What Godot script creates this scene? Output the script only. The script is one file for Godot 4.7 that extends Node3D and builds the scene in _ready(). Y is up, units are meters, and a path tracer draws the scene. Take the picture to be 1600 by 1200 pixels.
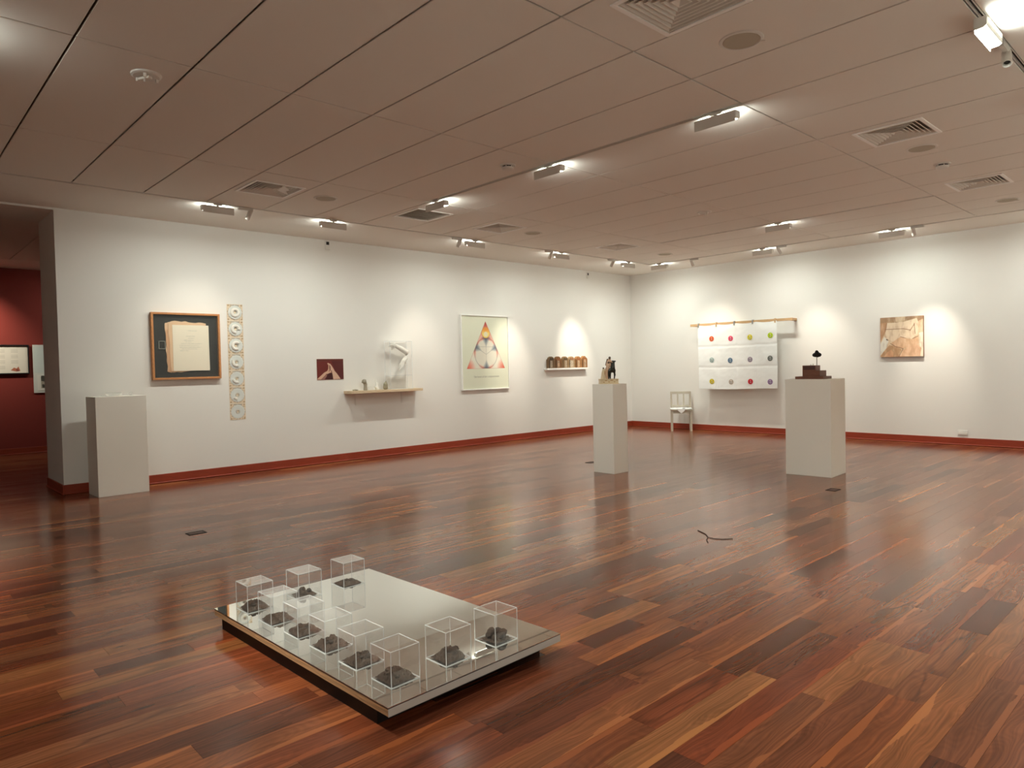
extends Node3D

const HC := 3.62            # ceiling height
const ROOM_X := 10.57
const ROOM_Z := 16.6
const WALL_END := 11.78     # where the left wall stops and the opening begins
const RED_X := -6.2

var M := {}
var used := {}
var rng := RandomNumberGenerator.new()

# ---------------------------------------------------------------- names and tags
func numbered(called: String) -> String:
	var n: int = used.get(called, 0)
	used[called] = n + 1
	return called if n == 0 else "%s_%03d" % [called, n]

func tag(o: Node, label: String, category: String, group := "", kind := "") -> Node:
	o.set_meta("label", label)
	o.set_meta("category", category)
	if group != "":
		o.set_meta("group", group)
	if kind != "":
		o.set_meta("kind", kind)
	return o

func thing(called: String, label: String, category: String, at := Vector3.ZERO, turn := 0.0, group := "", kind := "") -> Node3D:
	var o := Node3D.new()
	o.name = numbered(called)
	add_child(o)
	o.position = at
	o.rotation.y = turn
	tag(o, label, category, group, kind)
	return o

# ---------------------------------------------------------------- mesh building
func begin() -> SurfaceTool:
	var st := SurfaceTool.new()
	st.begin(Mesh.PRIMITIVE_TRIANGLES)
	st.set_smooth_group(-1)
	return st

func commit(st: SurfaceTool, called: String, m: Material, parent: Node3D = null) -> MeshInstance3D:
	st.generate_normals()
	var o := MeshInstance3D.new()
	o.mesh = st.commit()
	o.material_override = null
	o.mesh.surface_set_material(0, m)
	if parent == null:
		o.name = numbered(called)
		add_child(o)
	else:
		o.name = called
		parent.add_child(o, true)
	return o

func place(mesh: Mesh, called: String, parent: Node3D, at := Vector3.ZERO, b := Basis.IDENTITY) -> MeshInstance3D:
	var o := MeshInstance3D.new()
	o.mesh = mesh
	o.name = called
	parent.add_child(o, true)
	o.transform = Transform3D(b, at)
	return o

func tri(st: SurfaceTool, a: Vector3, b: Vector3, c: Vector3, inside: Vector3) -> void:
	if (b - a).cross(c - a).dot((a + b + c) / 3.0 - inside) > 0.0:
		st.add_vertex(a); st.add_vertex(c); st.add_vertex(b)
	else:
		st.add_vertex(a); st.add_vertex(b); st.add_vertex(c)

func quad(st: SurfaceTool, a: Vector3, b: Vector3, c: Vector3, d: Vector3, inside: Vector3) -> void:
	tri(st, a, b, c, inside)
	tri(st, a, c, d, inside)

# a box with chamfered edges; c centre, s full size
func bx(st: SurfaceTool, c: Vector3, s: Vector3, bev := 0.0, t := Transform3D.IDENTITY) -> void:
	var h := s * 0.5
	var o := t * c
	if bev <= 0.0:
		for ax in 3:
			for sg in [-1.0, 1.0]:
				var u: int = (ax + 1) % 3
				var v: int = (ax + 2) % 3
				var p := []
				for k in [[-1, -1], [1, -1], [1, 1], [-1, 1]]:
					var q := Vector3.ZERO
					q[ax] = sg * h[ax]; q[u] = k[0] * h[u]; q[v] = k[1] * h[v]
					p.append(t * (c + q))
				quad(st, p[0], p[1], p[2], p[3], o)
		return
	bev = minf(bev, minf(h.x, minf(h.y, h.z)) * 0.9)
	var P := func(sx: float, sy: float, sz: float, ax: int) -> Vector3:
		var q := Vector3(sx * (h.x - bev), sy * (h.y - bev), sz * (h.z - bev))
		q[ax] = [sx, sy, sz][ax] * h[ax]
		return t * (c + q)
	for ax in 3:
		var u: int = (ax + 1) % 3
		var v: int = (ax + 2) % 3
		for sg in [-1.0, 1.0]:
			var p := []
			for k in [[-1.0, -1.0], [1.0, -1.0], [1.0, 1.0], [-1.0, 1.0]]:
				var q := [0.0, 0.0, 0.0]
				q[ax] = sg; q[u] = k[0]; q[v] = k[1]
				p.append(P.call(q[0], q[1], q[2], ax))
			quad(st, p[0], p[1], p[2], p[3], o)
		# edges along ax, between faces u and v
		for su in [-1.0, 1.0]:
			for sv in [-1.0, 1.0]:
				var a := [0.0, 0.0, 0.0]
				a[u] = su; a[v] = sv; a[ax] = -1.0
				var b := a.duplicate()
				b[ax] = 1.0
				quad(st, P.call(a[0], a[1], a[2], u), P.call(b[0], b[1], b[2], u), P.call(b[0], b[1], b[2], v), P.call(a[0], a[1], a[2], v), o)
	for sx in [-1.0, 1.0]:
		for sy in [-1.0, 1.0]:
			for sz in [-1.0, 1.0]:
				tri(st, P.call(sx, sy, sz, 0), P.call(sx, sy, sz, 1), P.call(sx, sy, sz, 2), o)

func box(called: String, c: Vector3, s: Vector3, m: Material, parent: Node3D = null, bev := 0.0, b := Basis.IDENTITY) -> MeshInstance3D:
	var st := begin()
	bx(st, Vector3.ZERO, s, bev)
	var o := commit(st, called, m, parent)
	o.transform = Transform3D(b, c)
	return o

# profile: array of Vector2(radius, y), from bottom to top on the outside
func lathe(st: SurfaceTool, prof: Array, segs: int, t := Transform3D.IDENTITY) -> void:
	for i in prof.size() - 1:
		st.set_smooth_group(i + 1)
		var a: Vector2 = prof[i]
		var b: Vector2 = prof[i + 1]
		for k in segs:
			var f0 := TAU * k / segs
			var f1 := TAU * (k + 1) / segs
			var p0 := t * Vector3(a.x * cos(f0), a.y, a.x * sin(f0))
			var p1 := t * Vector3(a.x * cos(f1), a.y, a.x * sin(f1))
			var q0 := t * Vector3(b.x * cos(f0), b.y, b.x * sin(f0))
			var q1 := t * Vector3(b.x * cos(f1), b.y, b.x * sin(f1))
			# walking up the outside: clockwise seen from outside
			if a.x > 1e-6:
				st.add_vertex(p0); st.add_vertex(p1); st.add_vertex(q1)
			if b.x > 1e-6:
				st.add_vertex(p0); st.add_vertex(q1); st.add_vertex(q0)
	st.set_smooth_group(-1)

func rod(st: SurfaceTool, a: Vector3, b: Vector3, r: float, segs := 10) -> void:
	var y := (b - a).normalized()
	var x := y.cross(Vector3.RIGHT if absf(y.x) < 0.9 else Vector3.UP).normalized()
	var bas := Basis(x, y, x.cross(y))
	var l := (b - a).length()
	lathe(st, [Vector2(0, 0), Vector2(r, 0), Vector2(r, l), Vector2(0, l)], segs, Transform3D(bas, a))

# extrude a polygon (x, y) from z0 to z1
func prism(st: SurfaceTool, poly: PackedVector2Array, z0: float, z1: float, t := Transform3D.IDENTITY) -> void:
	if Geometry2D.is_polygon_clockwise(poly):
		poly = poly.duplicate()
		poly.reverse()
	var idx := Geometry2D.triangulate_polygon(poly)
	for i in range(0, idx.size(), 3):
		var a := poly[idx[i]]
		var b := poly[idx[i + 1]]
		var c := poly[idx[i + 2]]
		var inside := Vector3((a.x + b.x + c.x) / 3, (a.y + b.y + c.y) / 3, (z0 + z1) / 2)
		tri(st, t * Vector3(a.x, a.y, z1), t * Vector3(b.x, b.y, z1), t * Vector3(c.x, c.y, z1), t * inside)
		tri(st, t * Vector3(a.x, a.y, z0), t * Vector3(b.x, b.y, z0), t * Vector3(c.x, c.y, z0), t * inside)
	for i in poly.size():
		var a := poly[i]
		var b := poly[(i + 1) % poly.size()]
		var n := Vector2(b.y - a.y, a.x - b.x).normalized()
		var mid := (a + b) / 2 - n * 0.001
		quad(st, t * Vector3(a.x, a.y, z0), t * Vector3(b.x, b.y, z0), t * Vector3(b.x, b.y, z1), t * Vector3(a.x, a.y, z1), t * Vector3(mid.x, mid.y, (z0 + z1) / 2))

# a flat face with a print on it: centre at c, facing local +z, w by h
func sheet(called: String, c: Vector3, w: float, h: float, m: Material, parent: Node3D, b := Basis.IDENTITY) -> MeshInstance3D:
	var st := begin()
	var p := [Vector3(-w / 2, h / 2, 0), Vector3(w / 2, h / 2, 0), Vector3(w / 2, -h / 2, 0), Vector3(-w / 2, -h / 2, 0)]
	var uv := [Vector2(0, 0), Vector2(1, 0), Vector2(1, 1), Vector2(0, 1)]
	for k in [0, 1, 2, 0, 2, 3]:
		st.set_uv(uv[k]); st.add_vertex(p[k])
	var o := commit(st, called, m, parent)
	o.transform = Transform3D(b, c)
	return o

# smooth union of tapered capsules, meshed as surface nets. bones: [a, b, ra, rb]
func blob(st: SurfaceTool, bones: Array, cell: float, k: float, lump := 0.0) -> void:
	var lo := Vector3.INF
	var hi := -Vector3.INF
	for e in bones:
		var r := maxf(e[2], e[3]) + k + lump + cell * 2
		lo = lo.min(e[0] - Vector3.ONE * r).min(e[1] - Vector3.ONE * r)
		hi = hi.max(e[0] + Vector3.ONE * r).max(e[1] + Vector3.ONE * r)
	var n := Vector3i(((hi - lo) / cell).ceil()) + Vector3i.ONE
	var noise := FastNoiseLite.new()
	noise.seed = 5
	noise.frequency = 1.0
	var f := PackedFloat32Array()
	f.resize(n.x * n.y * n.z)
	var at := 0
	for z in n.z:
		for y in n.y:
			for x in n.x:
				var p := lo + Vector3(x, y, z) * cell
				var d := 1e9
				for e in bones:
					var a: Vector3 = e[0]
					var ab: Vector3 = e[1] - a
					var u := clampf((p - a).dot(ab) / maxf(ab.length_squared(), 1e-12), 0, 1)
					var q: float = (p - a - ab * u).length() - lerpf(e[2], e[3], u)
					if k > 0.0:
						var h := clampf(0.5 + 0.5 * (q - d) / k, 0, 1)
						d = lerpf(q, d, h) - k * h * (1 - h)
					else:
						d = minf(d, q)
				if lump > 0.0:
					d += lump * noise.get_noise_3dv(p * 0.9 / (lump * 3.0))
				f[at] = d
				at += 1
	var verts := {}
	var sx := 1
	var sy := n.x
	var sz := n.x * n.y
	for z in n.z - 1:
		for y in n.y - 1:
			for x in n.x - 1:
				var i := x + y * sy + z * sz
				var cnt := 0
				var sum := Vector3.ZERO
				var c8 := [f[i], f[i + sx], f[i + sy], f[i + sx + sy], f[i + sz], f[i + sx + sz], f[i + sy + sz], f[i + sx + sy + sz]]
				var neg := 0
				for v in c8:
					if v < 0.0:
						neg += 1
				if neg == 0 or neg == 8:
					continue
				for e in [[0, 1], [2, 3], [4, 5], [6, 7], [0, 2], [1, 3], [4, 6], [5, 7], [0, 4], [1, 5], [2, 6], [3, 7]]:
					var fa: float = c8[e[0]]
					var fb: float = c8[e[1]]
					if (fa < 0.0) != (fb < 0.0):
						var u := fa / (fa - fb)
						var pa := Vector3(e[0] & 1, (e[0] >> 1) & 1, e[0] >> 2)
						var pb := Vector3(e[1] & 1, (e[1] >> 1) & 1, e[1] >> 2)
						sum += pa.lerp(pb, u)
						cnt += 1
				verts[i] = lo + (Vector3(x, y, z) + sum / cnt) * cell
	st.set_smooth_group(1)
	for z in range(1, n.z - 1):
		for y in range(1, n.y - 1):
			for x in range(1, n.x - 1):
				var i := x + y * sy + z * sz
				for ax in 3:
					var step: int = [sx, sy, sz][ax]
					if (f[i] < 0.0) == (f[i + step] < 0.0):
						continue
					var u: int = [sy, sz, sx][ax]
					var v: int = [sz, sx, sy][ax]
					var q := [i, i - u, i - u - v, i - v]
					if not (verts.has(q[0]) and verts.has(q[1]) and verts.has(q[2]) and verts.has(q[3])):
						continue
					var order := [0, 1, 2, 0, 2, 3] if f[i] >= 0.0 else [0, 2, 1, 0, 3, 2]
					for w in order:
						st.add_vertex(verts[q[w]])
	st.set_smooth_group(-1)

# ---------------------------------------------------------------- materials
func mat(c: Color, rough := 0.6, metal := 0.0) -> StandardMaterial3D:
	var m := StandardMaterial3D.new()
	m.albedo_color = c
	m.roughness = rough
	m.metallic = metal
	return m

func rgb(r: int, g: int, b: int) -> Color:
	return Color8(r, g, b)

func clear(c: Color, alpha: float, rough := 0.02) -> StandardMaterial3D:
	var m := mat(c, rough)
	m.transparency = BaseMaterial3D.TRANSPARENCY_ALPHA
	m.albedo_color.a = alpha
	return m

func printed(img: Image, rough := 0.6) -> StandardMaterial3D:
	var m := mat(Color.WHITE, rough)
	m.albedo_texture = ImageTexture.create_from_image(img)
	m.texture_repeat = false
	return m

func grained(c: Color, rough: float, tex: Texture2D, scale: Vector3) -> StandardMaterial3D:
	var m := mat(c, rough)
	m.albedo_texture = tex
	m.uv1_triplanar = true
	m.uv1_scale = scale
	return m

func put(d: PackedByteArray, at: int, c: Color) -> void:
	d[at] = clampi(int(c.r * 255.0), 0, 255)
	d[at + 1] = clampi(int(c.g * 255.0), 0, 255)
	d[at + 2] = clampi(int(c.b * 255.0), 0, 255)

# eight plank faces one above another: grain, dark streaks, pale sapwood edges, knots
func plank_texture() -> ImageTexture:
	var w := 1024
	var h := 1024
	var d := PackedByteArray()
	d.resize(w * h * 3)
	var fine := FastNoiseLite.new()
	fine.seed = 3; fine.frequency = 0.05; fine.fractal_octaves = 2
	var warp := FastNoiseLite.new()
	warp.seed = 9; warp.frequency = 0.004; warp.fractal_octaves = 2
	var at := 0
	for y in h:
		var v := y / 128
		var t := (y % 128) / 128.0
		for x in w:
			# repeats without a seam: blend the ends of the strip
			var wv := warp.get_noise_2d(x, y * 1.6 + v * 900)
			var g := fine.get_noise_2d(x * 0.055, (y + wv * 26.0) * 1.7 + v * 500)
			var s := 0.78 + 0.13 * g + 0.08 * wv
			var ring := sin((t * 7.0 + wv * 5.0 + v) * TAU * (0.5 if v % 2 == 0 else 1.0))
			s += 0.022 * ring
			var c := Color(s, s * 0.985, s * 0.965)
			if v == 1 or v == 5 or v == 4:
				var edge := 0.16 + 0.10 * wv * 2.0 + 0.03 * g
				if t < edge:
					c = c.lerp(Color(1.0, 1.0, 0.94), 0.9)
			elif v == 3:
				var edge := 0.80 + 0.24 * wv
				if t > edge:
					c = c.lerp(Color(1.0, 1.0, 0.94), 0.9)
			elif v == 6:
				var st := absf(t - 0.5 - wv * 0.5)
				c = c * lerpf(0.78, 1.0, smoothstep(0.0, 0.14, st))
			put(d, at, c)
			at += 3
	var img := Image.create_from_data(w, h, false, Image.FORMAT_RGB8, d)
	# a few knots
	for kn in [[210, 2, 40], [700, 4, 80], [430, 7, 60], [850, 0, 70], [560, 6, 30]]:
		for yy in range(-16, 17):
			for xx in range(-22, 23):
				var r := sqrt(pow(xx / 22.0, 2) + pow(yy / 14.0, 2))
				var py: int = kn[1] * 128 + kn[2] + yy
				if r < 1.0 and py >= kn[1] * 128 and py < (kn[1] + 1) * 128:
					var px: int = (int(kn[0]) + xx + w) % w
					var c := img.get_pixel(px, py)
					img.set_pixel(px, py, c * lerpf(0.45 + 0.25 * absf(sin(r * 12.0)), 1.0, r))
	return ImageTexture.create_from_image(img)

func grain_texture() -> ImageTexture:
	var w := 256
	var d := PackedByteArray()
	d.resize(w * w * 3)
	var fine := FastNoiseLite.new()
	fine.seed = 21; fine.frequency = 0.03; fine.fractal_octaves = 3
	for y in w:
		for x in w:
			var g := fine.get_noise_2d(x * 0.15, y * 2.0)
			var s := 0.84 + 0.22 * g
			put(d, (y * w + x) * 3, Color(s, s * 0.98, s * 0.95))
	return ImageTexture.create_from_image(Image.create_from_data(w, w, false, Image.FORMAT_RGB8, d))

func speckle(base: Color, ink: Color, amount: float, freq: float, sd: int, side := 96) -> Image:
	var d := PackedByteArray()
	d.resize(side * side * 3)
	var n := FastNoiseLite.new()
	n.seed = sd; n.frequency = freq; n.fractal_octaves = 3
	for y in side:
		for x in side:
			var g := n.get_noise_2d(x, y)
			put(d, (y * side + x) * 3, base.lerp(ink, smoothstep(0.1, 0.3, g + amount - 0.4)))
	return Image.create_from_data(side, side, false, Image.FORMAT_RGB8, d)

# thin mottled paint: a see-through layer of brushy darker and lighter patches
func speckle_veil(w: int, h: int) -> Image:
	var n := FastNoiseLite.new()
	n.seed = 55; n.frequency = 0.02; n.fractal_octaves = 3
	var img := Image.create(w, h, false, Image.FORMAT_RGBA8)
	for y in h:
		for x in w:
			var g := n.get_noise_2d(x * 1.6, y * 0.7)
			img.set_pixel(x, y, Color(0.95, 0.87, 0.76, clampf(g * 0.5, 0, 0.25)) if g > 0.0 else Color(0.55, 0.38, 0.26, clampf(-g * 0.4, 0, 0.2)))
	return img

func fill_poly(img: Image, pts: Array, c: Color) -> void:
	var w := img.get_width()
	var h := img.get_height()
	var poly := PackedVector2Array()
	var lo := Vector2.INF
	var hi := -Vector2.INF
	for p in pts:
		var q := Vector2(p[0] * w, p[1] * h)
		poly.append(q)
		lo = lo.min(q); hi = hi.max(q)
	for y in range(maxi(0, int(lo.y)), mini(h, int(hi.y) + 1)):
		for x in range(maxi(0, int(lo.x)), mini(w, int(hi.x) + 1)):
			if Geometry2D.is_point_in_polygon(Vector2(x + 0.5, y + 0.5), poly):
				img.set_pixel(x, y, c)

func line(img: Image, a: Vector2, b: Vector2, wide: float, c: Color, share := 1.0) -> void:
	var s := Vector2(img.get_width(), img.get_height())
	var p := a * s
	var q := b * s
	var steps := int((q - p).length() * 2) + 1
	var r := int(ceil(wide))
	for i in steps + 1:
		var m := p.lerp(q, float(i) / steps)
		for yy in range(-r, r + 1):
			for xx in range(-r, r + 1):
				var k := Vector2i(int(m.x) + xx, int(m.y) + yy)
				if Vector2(xx, yy).length() <= wide * 0.5 and k.x >= 0 and k.y >= 0 and k.x < s.x and k.y < s.y:
					img.set_pixelv(k, img.get_pixelv(k).lerp(c, share))

func soften(img: Image, times := 1) -> void:
	var w := img.get_width()
	var h := img.get_height()
	for i in times:
		img.resize(w / 2, h / 2, Image.INTERPOLATE_BILINEAR)
		img.resize(w, h, Image.INTERPOLATE_CUBIC)

func make_materials() -> void:
	var grain := grain_texture()
	M.wall = mat(rgb(232, 228, 221), 0.9)
	M.ceiling = mat(rgb(236, 230, 221), 0.92)
	M.tile = mat(rgb(233, 227, 218), 0.92)
	M.bright_frame = mat(rgb(250, 248, 244), 0.5)
	M.grid = mat(rgb(176, 168, 156), 0.9)  # joint shade put into the colour: darker than the panels
	M.red_wall = mat(rgb(128, 44, 32), 0.85)
	M.pedestal = mat(rgb(241, 235, 223), 0.75)
	M.skirting = grained(rgb(176, 66, 34), 0.5, grain, Vector3(2.0, 14.0, 2.0))
	M.subfloor = mat(rgb(38, 22, 15), 0.9)
	var p := mat(Color.WHITE, 0.17)
	p.vertex_color_use_as_albedo = true
	p.albedo_texture = plank_texture()
	p.metallic_specular = 0.43
	M.plank = p
	M.white_metal = mat(rgb(224, 220, 212), 0.5)
	M.vent = mat(rgb(226, 220, 210), 0.55)
	M.dark = mat(rgb(34, 30, 27), 0.8)
	M.black = mat(rgb(10, 9, 9), 0.55)
	M.speaker = mat(rgb(186, 178, 160), 0.85)
	M.mirror = mat(rgb(230, 232, 228), 0.0, 1.0)
	M.mdf = grained(rgb(228, 184, 138), 0.7, grain, Vector3(3, 12, 3))
	M.edge_paint = mat(rgb(205, 200, 192), 0.5)
	M.acrylic = clear(rgb(240, 244, 243), 0.012)
	M.acrylic_edge = clear(rgb(246, 249, 249), 0.6, 0.15)
	M.clear_glass = clear(rgb(244, 244, 238), 0.16, 0.05)
	M.glass = clear(rgb(240, 245, 242), 0.02)
	M.glass.metallic_specular = 0.12
	M.soil = mat(rgb(78, 62, 50), 0.95)
	M.soil2 = mat(rgb(60, 49, 41), 0.95)
	M.pine = grained(rgb(236, 196, 146), 0.6, grain, Vector3(3, 14, 3))
	M.pale_pine = grained(rgb(252, 228, 194), 0.6, grain, Vector3(3, 14, 3))
	M.frame_wood = grained(rgb(228, 160, 104), 0.45, grain, Vector3(4, 16, 4))
	M.white_gloss = mat(rgb(242, 240, 234), 0.35)
	M.plaster = mat(rgb(236, 232, 222), 0.8)
	M.stone = mat(rgb(160, 150, 132), 0.85)
	M.cloth = mat(rgb(240, 240, 236), 0.95)
	M.chair = mat(rgb(188, 178, 160), 0.55)
	M.walnut = grained(rgb(132, 80, 56), 0.5, grain, Vector3(5, 22, 5))
	M.walnut2 = grained(rgb(146, 92, 66), 0.5, grain, Vector3(5, 22, 5))
	M.walnut3 = grained(rgb(84, 44, 34), 0.5, grain, Vector3(5, 22, 5))
	M.steel = mat(rgb(170, 170, 168), 0.4, 0.8)
	M.grain = grain
	var lens := mat(rgb(250, 250, 245), 0.4)
	lens.emission_enabled = true
	lens.emission = Color(0.94, 1.0, 0.93)
	lens.emission_energy_multiplier = 2.2
	M.lens = lens

# ---------------------------------------------------------------- lamps
const WASH := Color(0.970, 1.0, 0.968)
const WARM := Color(1.0, 0.965, 0.90)

# a hood on the track, open towards `to` (a horizontal unit vector); at: the track above its middle
func washer(at: Vector3, to: Vector3, energy: float, label: String) -> void:
	# local frame: +z towards the lit side, x along the hood
	var t := thing("wall_washer_light", label, "light", at, atan2(to.x, to.z), "wall washer lights")
	var w := 0.385
	box("adapter", Vector3(0, -0.012, 0), Vector3(0.10, 0.024, 0.032), M.white_metal, t, 0.003)
	box("stem", Vector3(0, -0.03, 0), Vector3(0.02, 0.03, 0.02), M.white_metal, t)
	var st := begin()
	bx(st, Vector3(0, -0.083, -0.02), Vector3(w, 0.09, 0.006), 0.002)
	bx(st, Vector3(0, -0.041, 0.013), Vector3(w, 0.006, 0.070), 0.002)
	for s in [-1.0, 1.0]:
		var poly := PackedVector2Array([Vector2(-0.02, -0.038), Vector2(0.048, -0.038), Vector2(0.048, -0.09), Vector2(0.03, -0.103), Vector2(-0.02, -0.108)])
		prism(st, poly, -0.003, 0.003, Transform3D(Basis(Vector3(0, 0, 1), Vector3(0, 1, 0), Vector3(-1, 0, 0)), Vector3(s * w / 2, 0, 0)))
	commit(st, "hood", M.white_metal, t)
	box("added_baffle", Vector3(0, -0.069, 0.047), Vector3(w - 0.01, 0.056, 0.003), M.white_metal, t)  # added plate, shaped to keep lens light off the upper wall
	# lens: a sloping panel inside the hood
	var n := Vector3(0, -0.88, 0.47).normalized()
	var bas := Basis(Vector3.RIGHT, n.cross(Vector3.RIGHT), n)
	box("lens", Vector3(0, -0.076, 0.012), Vector3(w - 0.02, 0.058, 0.004), M.lens, t, 0.0, bas)
	# an added glowing strip along the upper front, put in to light the ceiling before it
	box("added_glow_strip", Vector3(0, -0.056, 0.0505), Vector3(w - 0.06, 0.022, 0.004), M.lens, t)
	var l := AreaLight3D.new()
	l.name = "lamp"
	l.area_size = Vector2(w - 0.03, 0.055)
	l.area_normalize_energy = true
	l.light_color = WASH
	l.light_energy = energy
	l.area_range = 40.0
	l.shadow_enabled = true
	t.add_child(l)
	l.transform = Transform3D(Basis.looking_at(n), Vector3(0, -0.076, 0.012) + n * 0.006)
	var up := AreaLight3D.new()
	up.name = "added_glow_lamp"  # lamp added for the ceiling glow, not part of the fixture
	up.area_size = Vector2(w - 0.06, 0.022)
	up.area_normalize_energy = true
	up.light_color = WASH
	up.light_energy = energy * 0.11
	up.area_range = 40.0
	up.shadow_enabled = true
	t.add_child(up)
	up.transform = Transform3D(Basis.looking_at(Vector3(0, 0.4, 0.92)), Vector3(0, -0.056, 0.058))

func spot(at: Vector3, aim: Vector3, energy: float, angle: float, label: String, along: Vector3) -> void:
	var t := thing("track_spotlight", label, "light", at, 0, "track spotlights")
	var turn := Basis(Vector3.UP, atan2(-along.z, along.x))
	box("adapter", Vector3(0, -0.02, 0), Vector3(0.19, 0.04, 0.034), M.white_metal, t, 0.003, turn)
	var hinge := Vector3(0, -0.055, 0) - turn.x * 0.06
	var st := begin()
	rod(st, Vector3(0, -0.035, 0) - turn.x * 0.06, hinge, 0.012, 10)
	commit(st, "stem", M.white_metal, t)
	var dir := (aim - (at + hinge)).normalized()
	var y := dir
	var x := y.cross(Vector3.UP).normalized()
	var bas := Basis(x, y, x.cross(y))
	st = begin()
	lathe(st, [Vector2(0, -0.03), Vector2(0.027, -0.03), Vector2(0.03, -0.026), Vector2(0.03, 0.1), Vector2(0.025, 0.1), Vector2(0.02, 0.07), Vector2(0, 0.07)], 20)
	var head := commit(st, "head", M.white_metal, t)
	head.transform = Transform3D(bas, hinge)
	st = begin()
	lathe(st, [Vector2(0, 0.072), Vector2(0.019, 0.072), Vector2(0.019, 0.076), Vector2(0, 0.076)], 16)
	commit(st, "lens", M.lens if energy > 0.0 else M.dark, head)
	if energy <= 0.0:
		return
	var l := SpotLight3D.new()
	l.name = "lamp"
	l.light_color = WARM
	l.light_energy = energy
	l.light_size = 0.025
	l.spot_range = 40.0
	l.spot_attenuation = 2.0
	l.spot_angle = angle
	l.spot_angle_attenuation = 1.0
	l.shadow_enabled = true
	t.add_child(l)
	l.transform = Transform3D(Basis.looking_at(dir, Vector3.UP), hinge + dir * 0.104)

func _ready() -> void:
	rng.seed = 7
	# ---- camera, surroundings, exposure
	var cam := Camera3D.new()
	cam.name = "camera"
	add_child(cam)
	cam.fov = 57.788
	cam.near = 0.05
	cam.far = 100.0
	cam.basis = Basis(Vector3.UP, deg_to_rad(46.9076)) * Basis(Vector3.RIGHT, deg_to_rad(-1.43566)) * Basis(Vector3.BACK, deg_to_rad(-1.26924))
	cam.position = Vector3(10.3156, 1.5, 13.616)
	cam.current = true
	var we := WorldEnvironment.new()
	we.name = "surroundings"
	var env := Environment.new()
	env.background_mode = Environment.BG_COLOR
	env.background_color = Color(0, 0, 0)
	env.tonemap_mode = Environment.TONE_MAPPER_LINEAR
	env.tonemap_exposure = 1.0
	env.sdfgi_enabled = true
	env.ssao_enabled = true
	env.ssil_enabled = true
	we.environment = env
	add_child(we)
	make_materials()
	lights()
	shell()
	floor_planks()
	ceiling()
	ceiling_fittings()
	pedestals()
	mirror_platform()
	left_wall_works()
	back_wall_works()
	red_room()
	floor_details()

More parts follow.
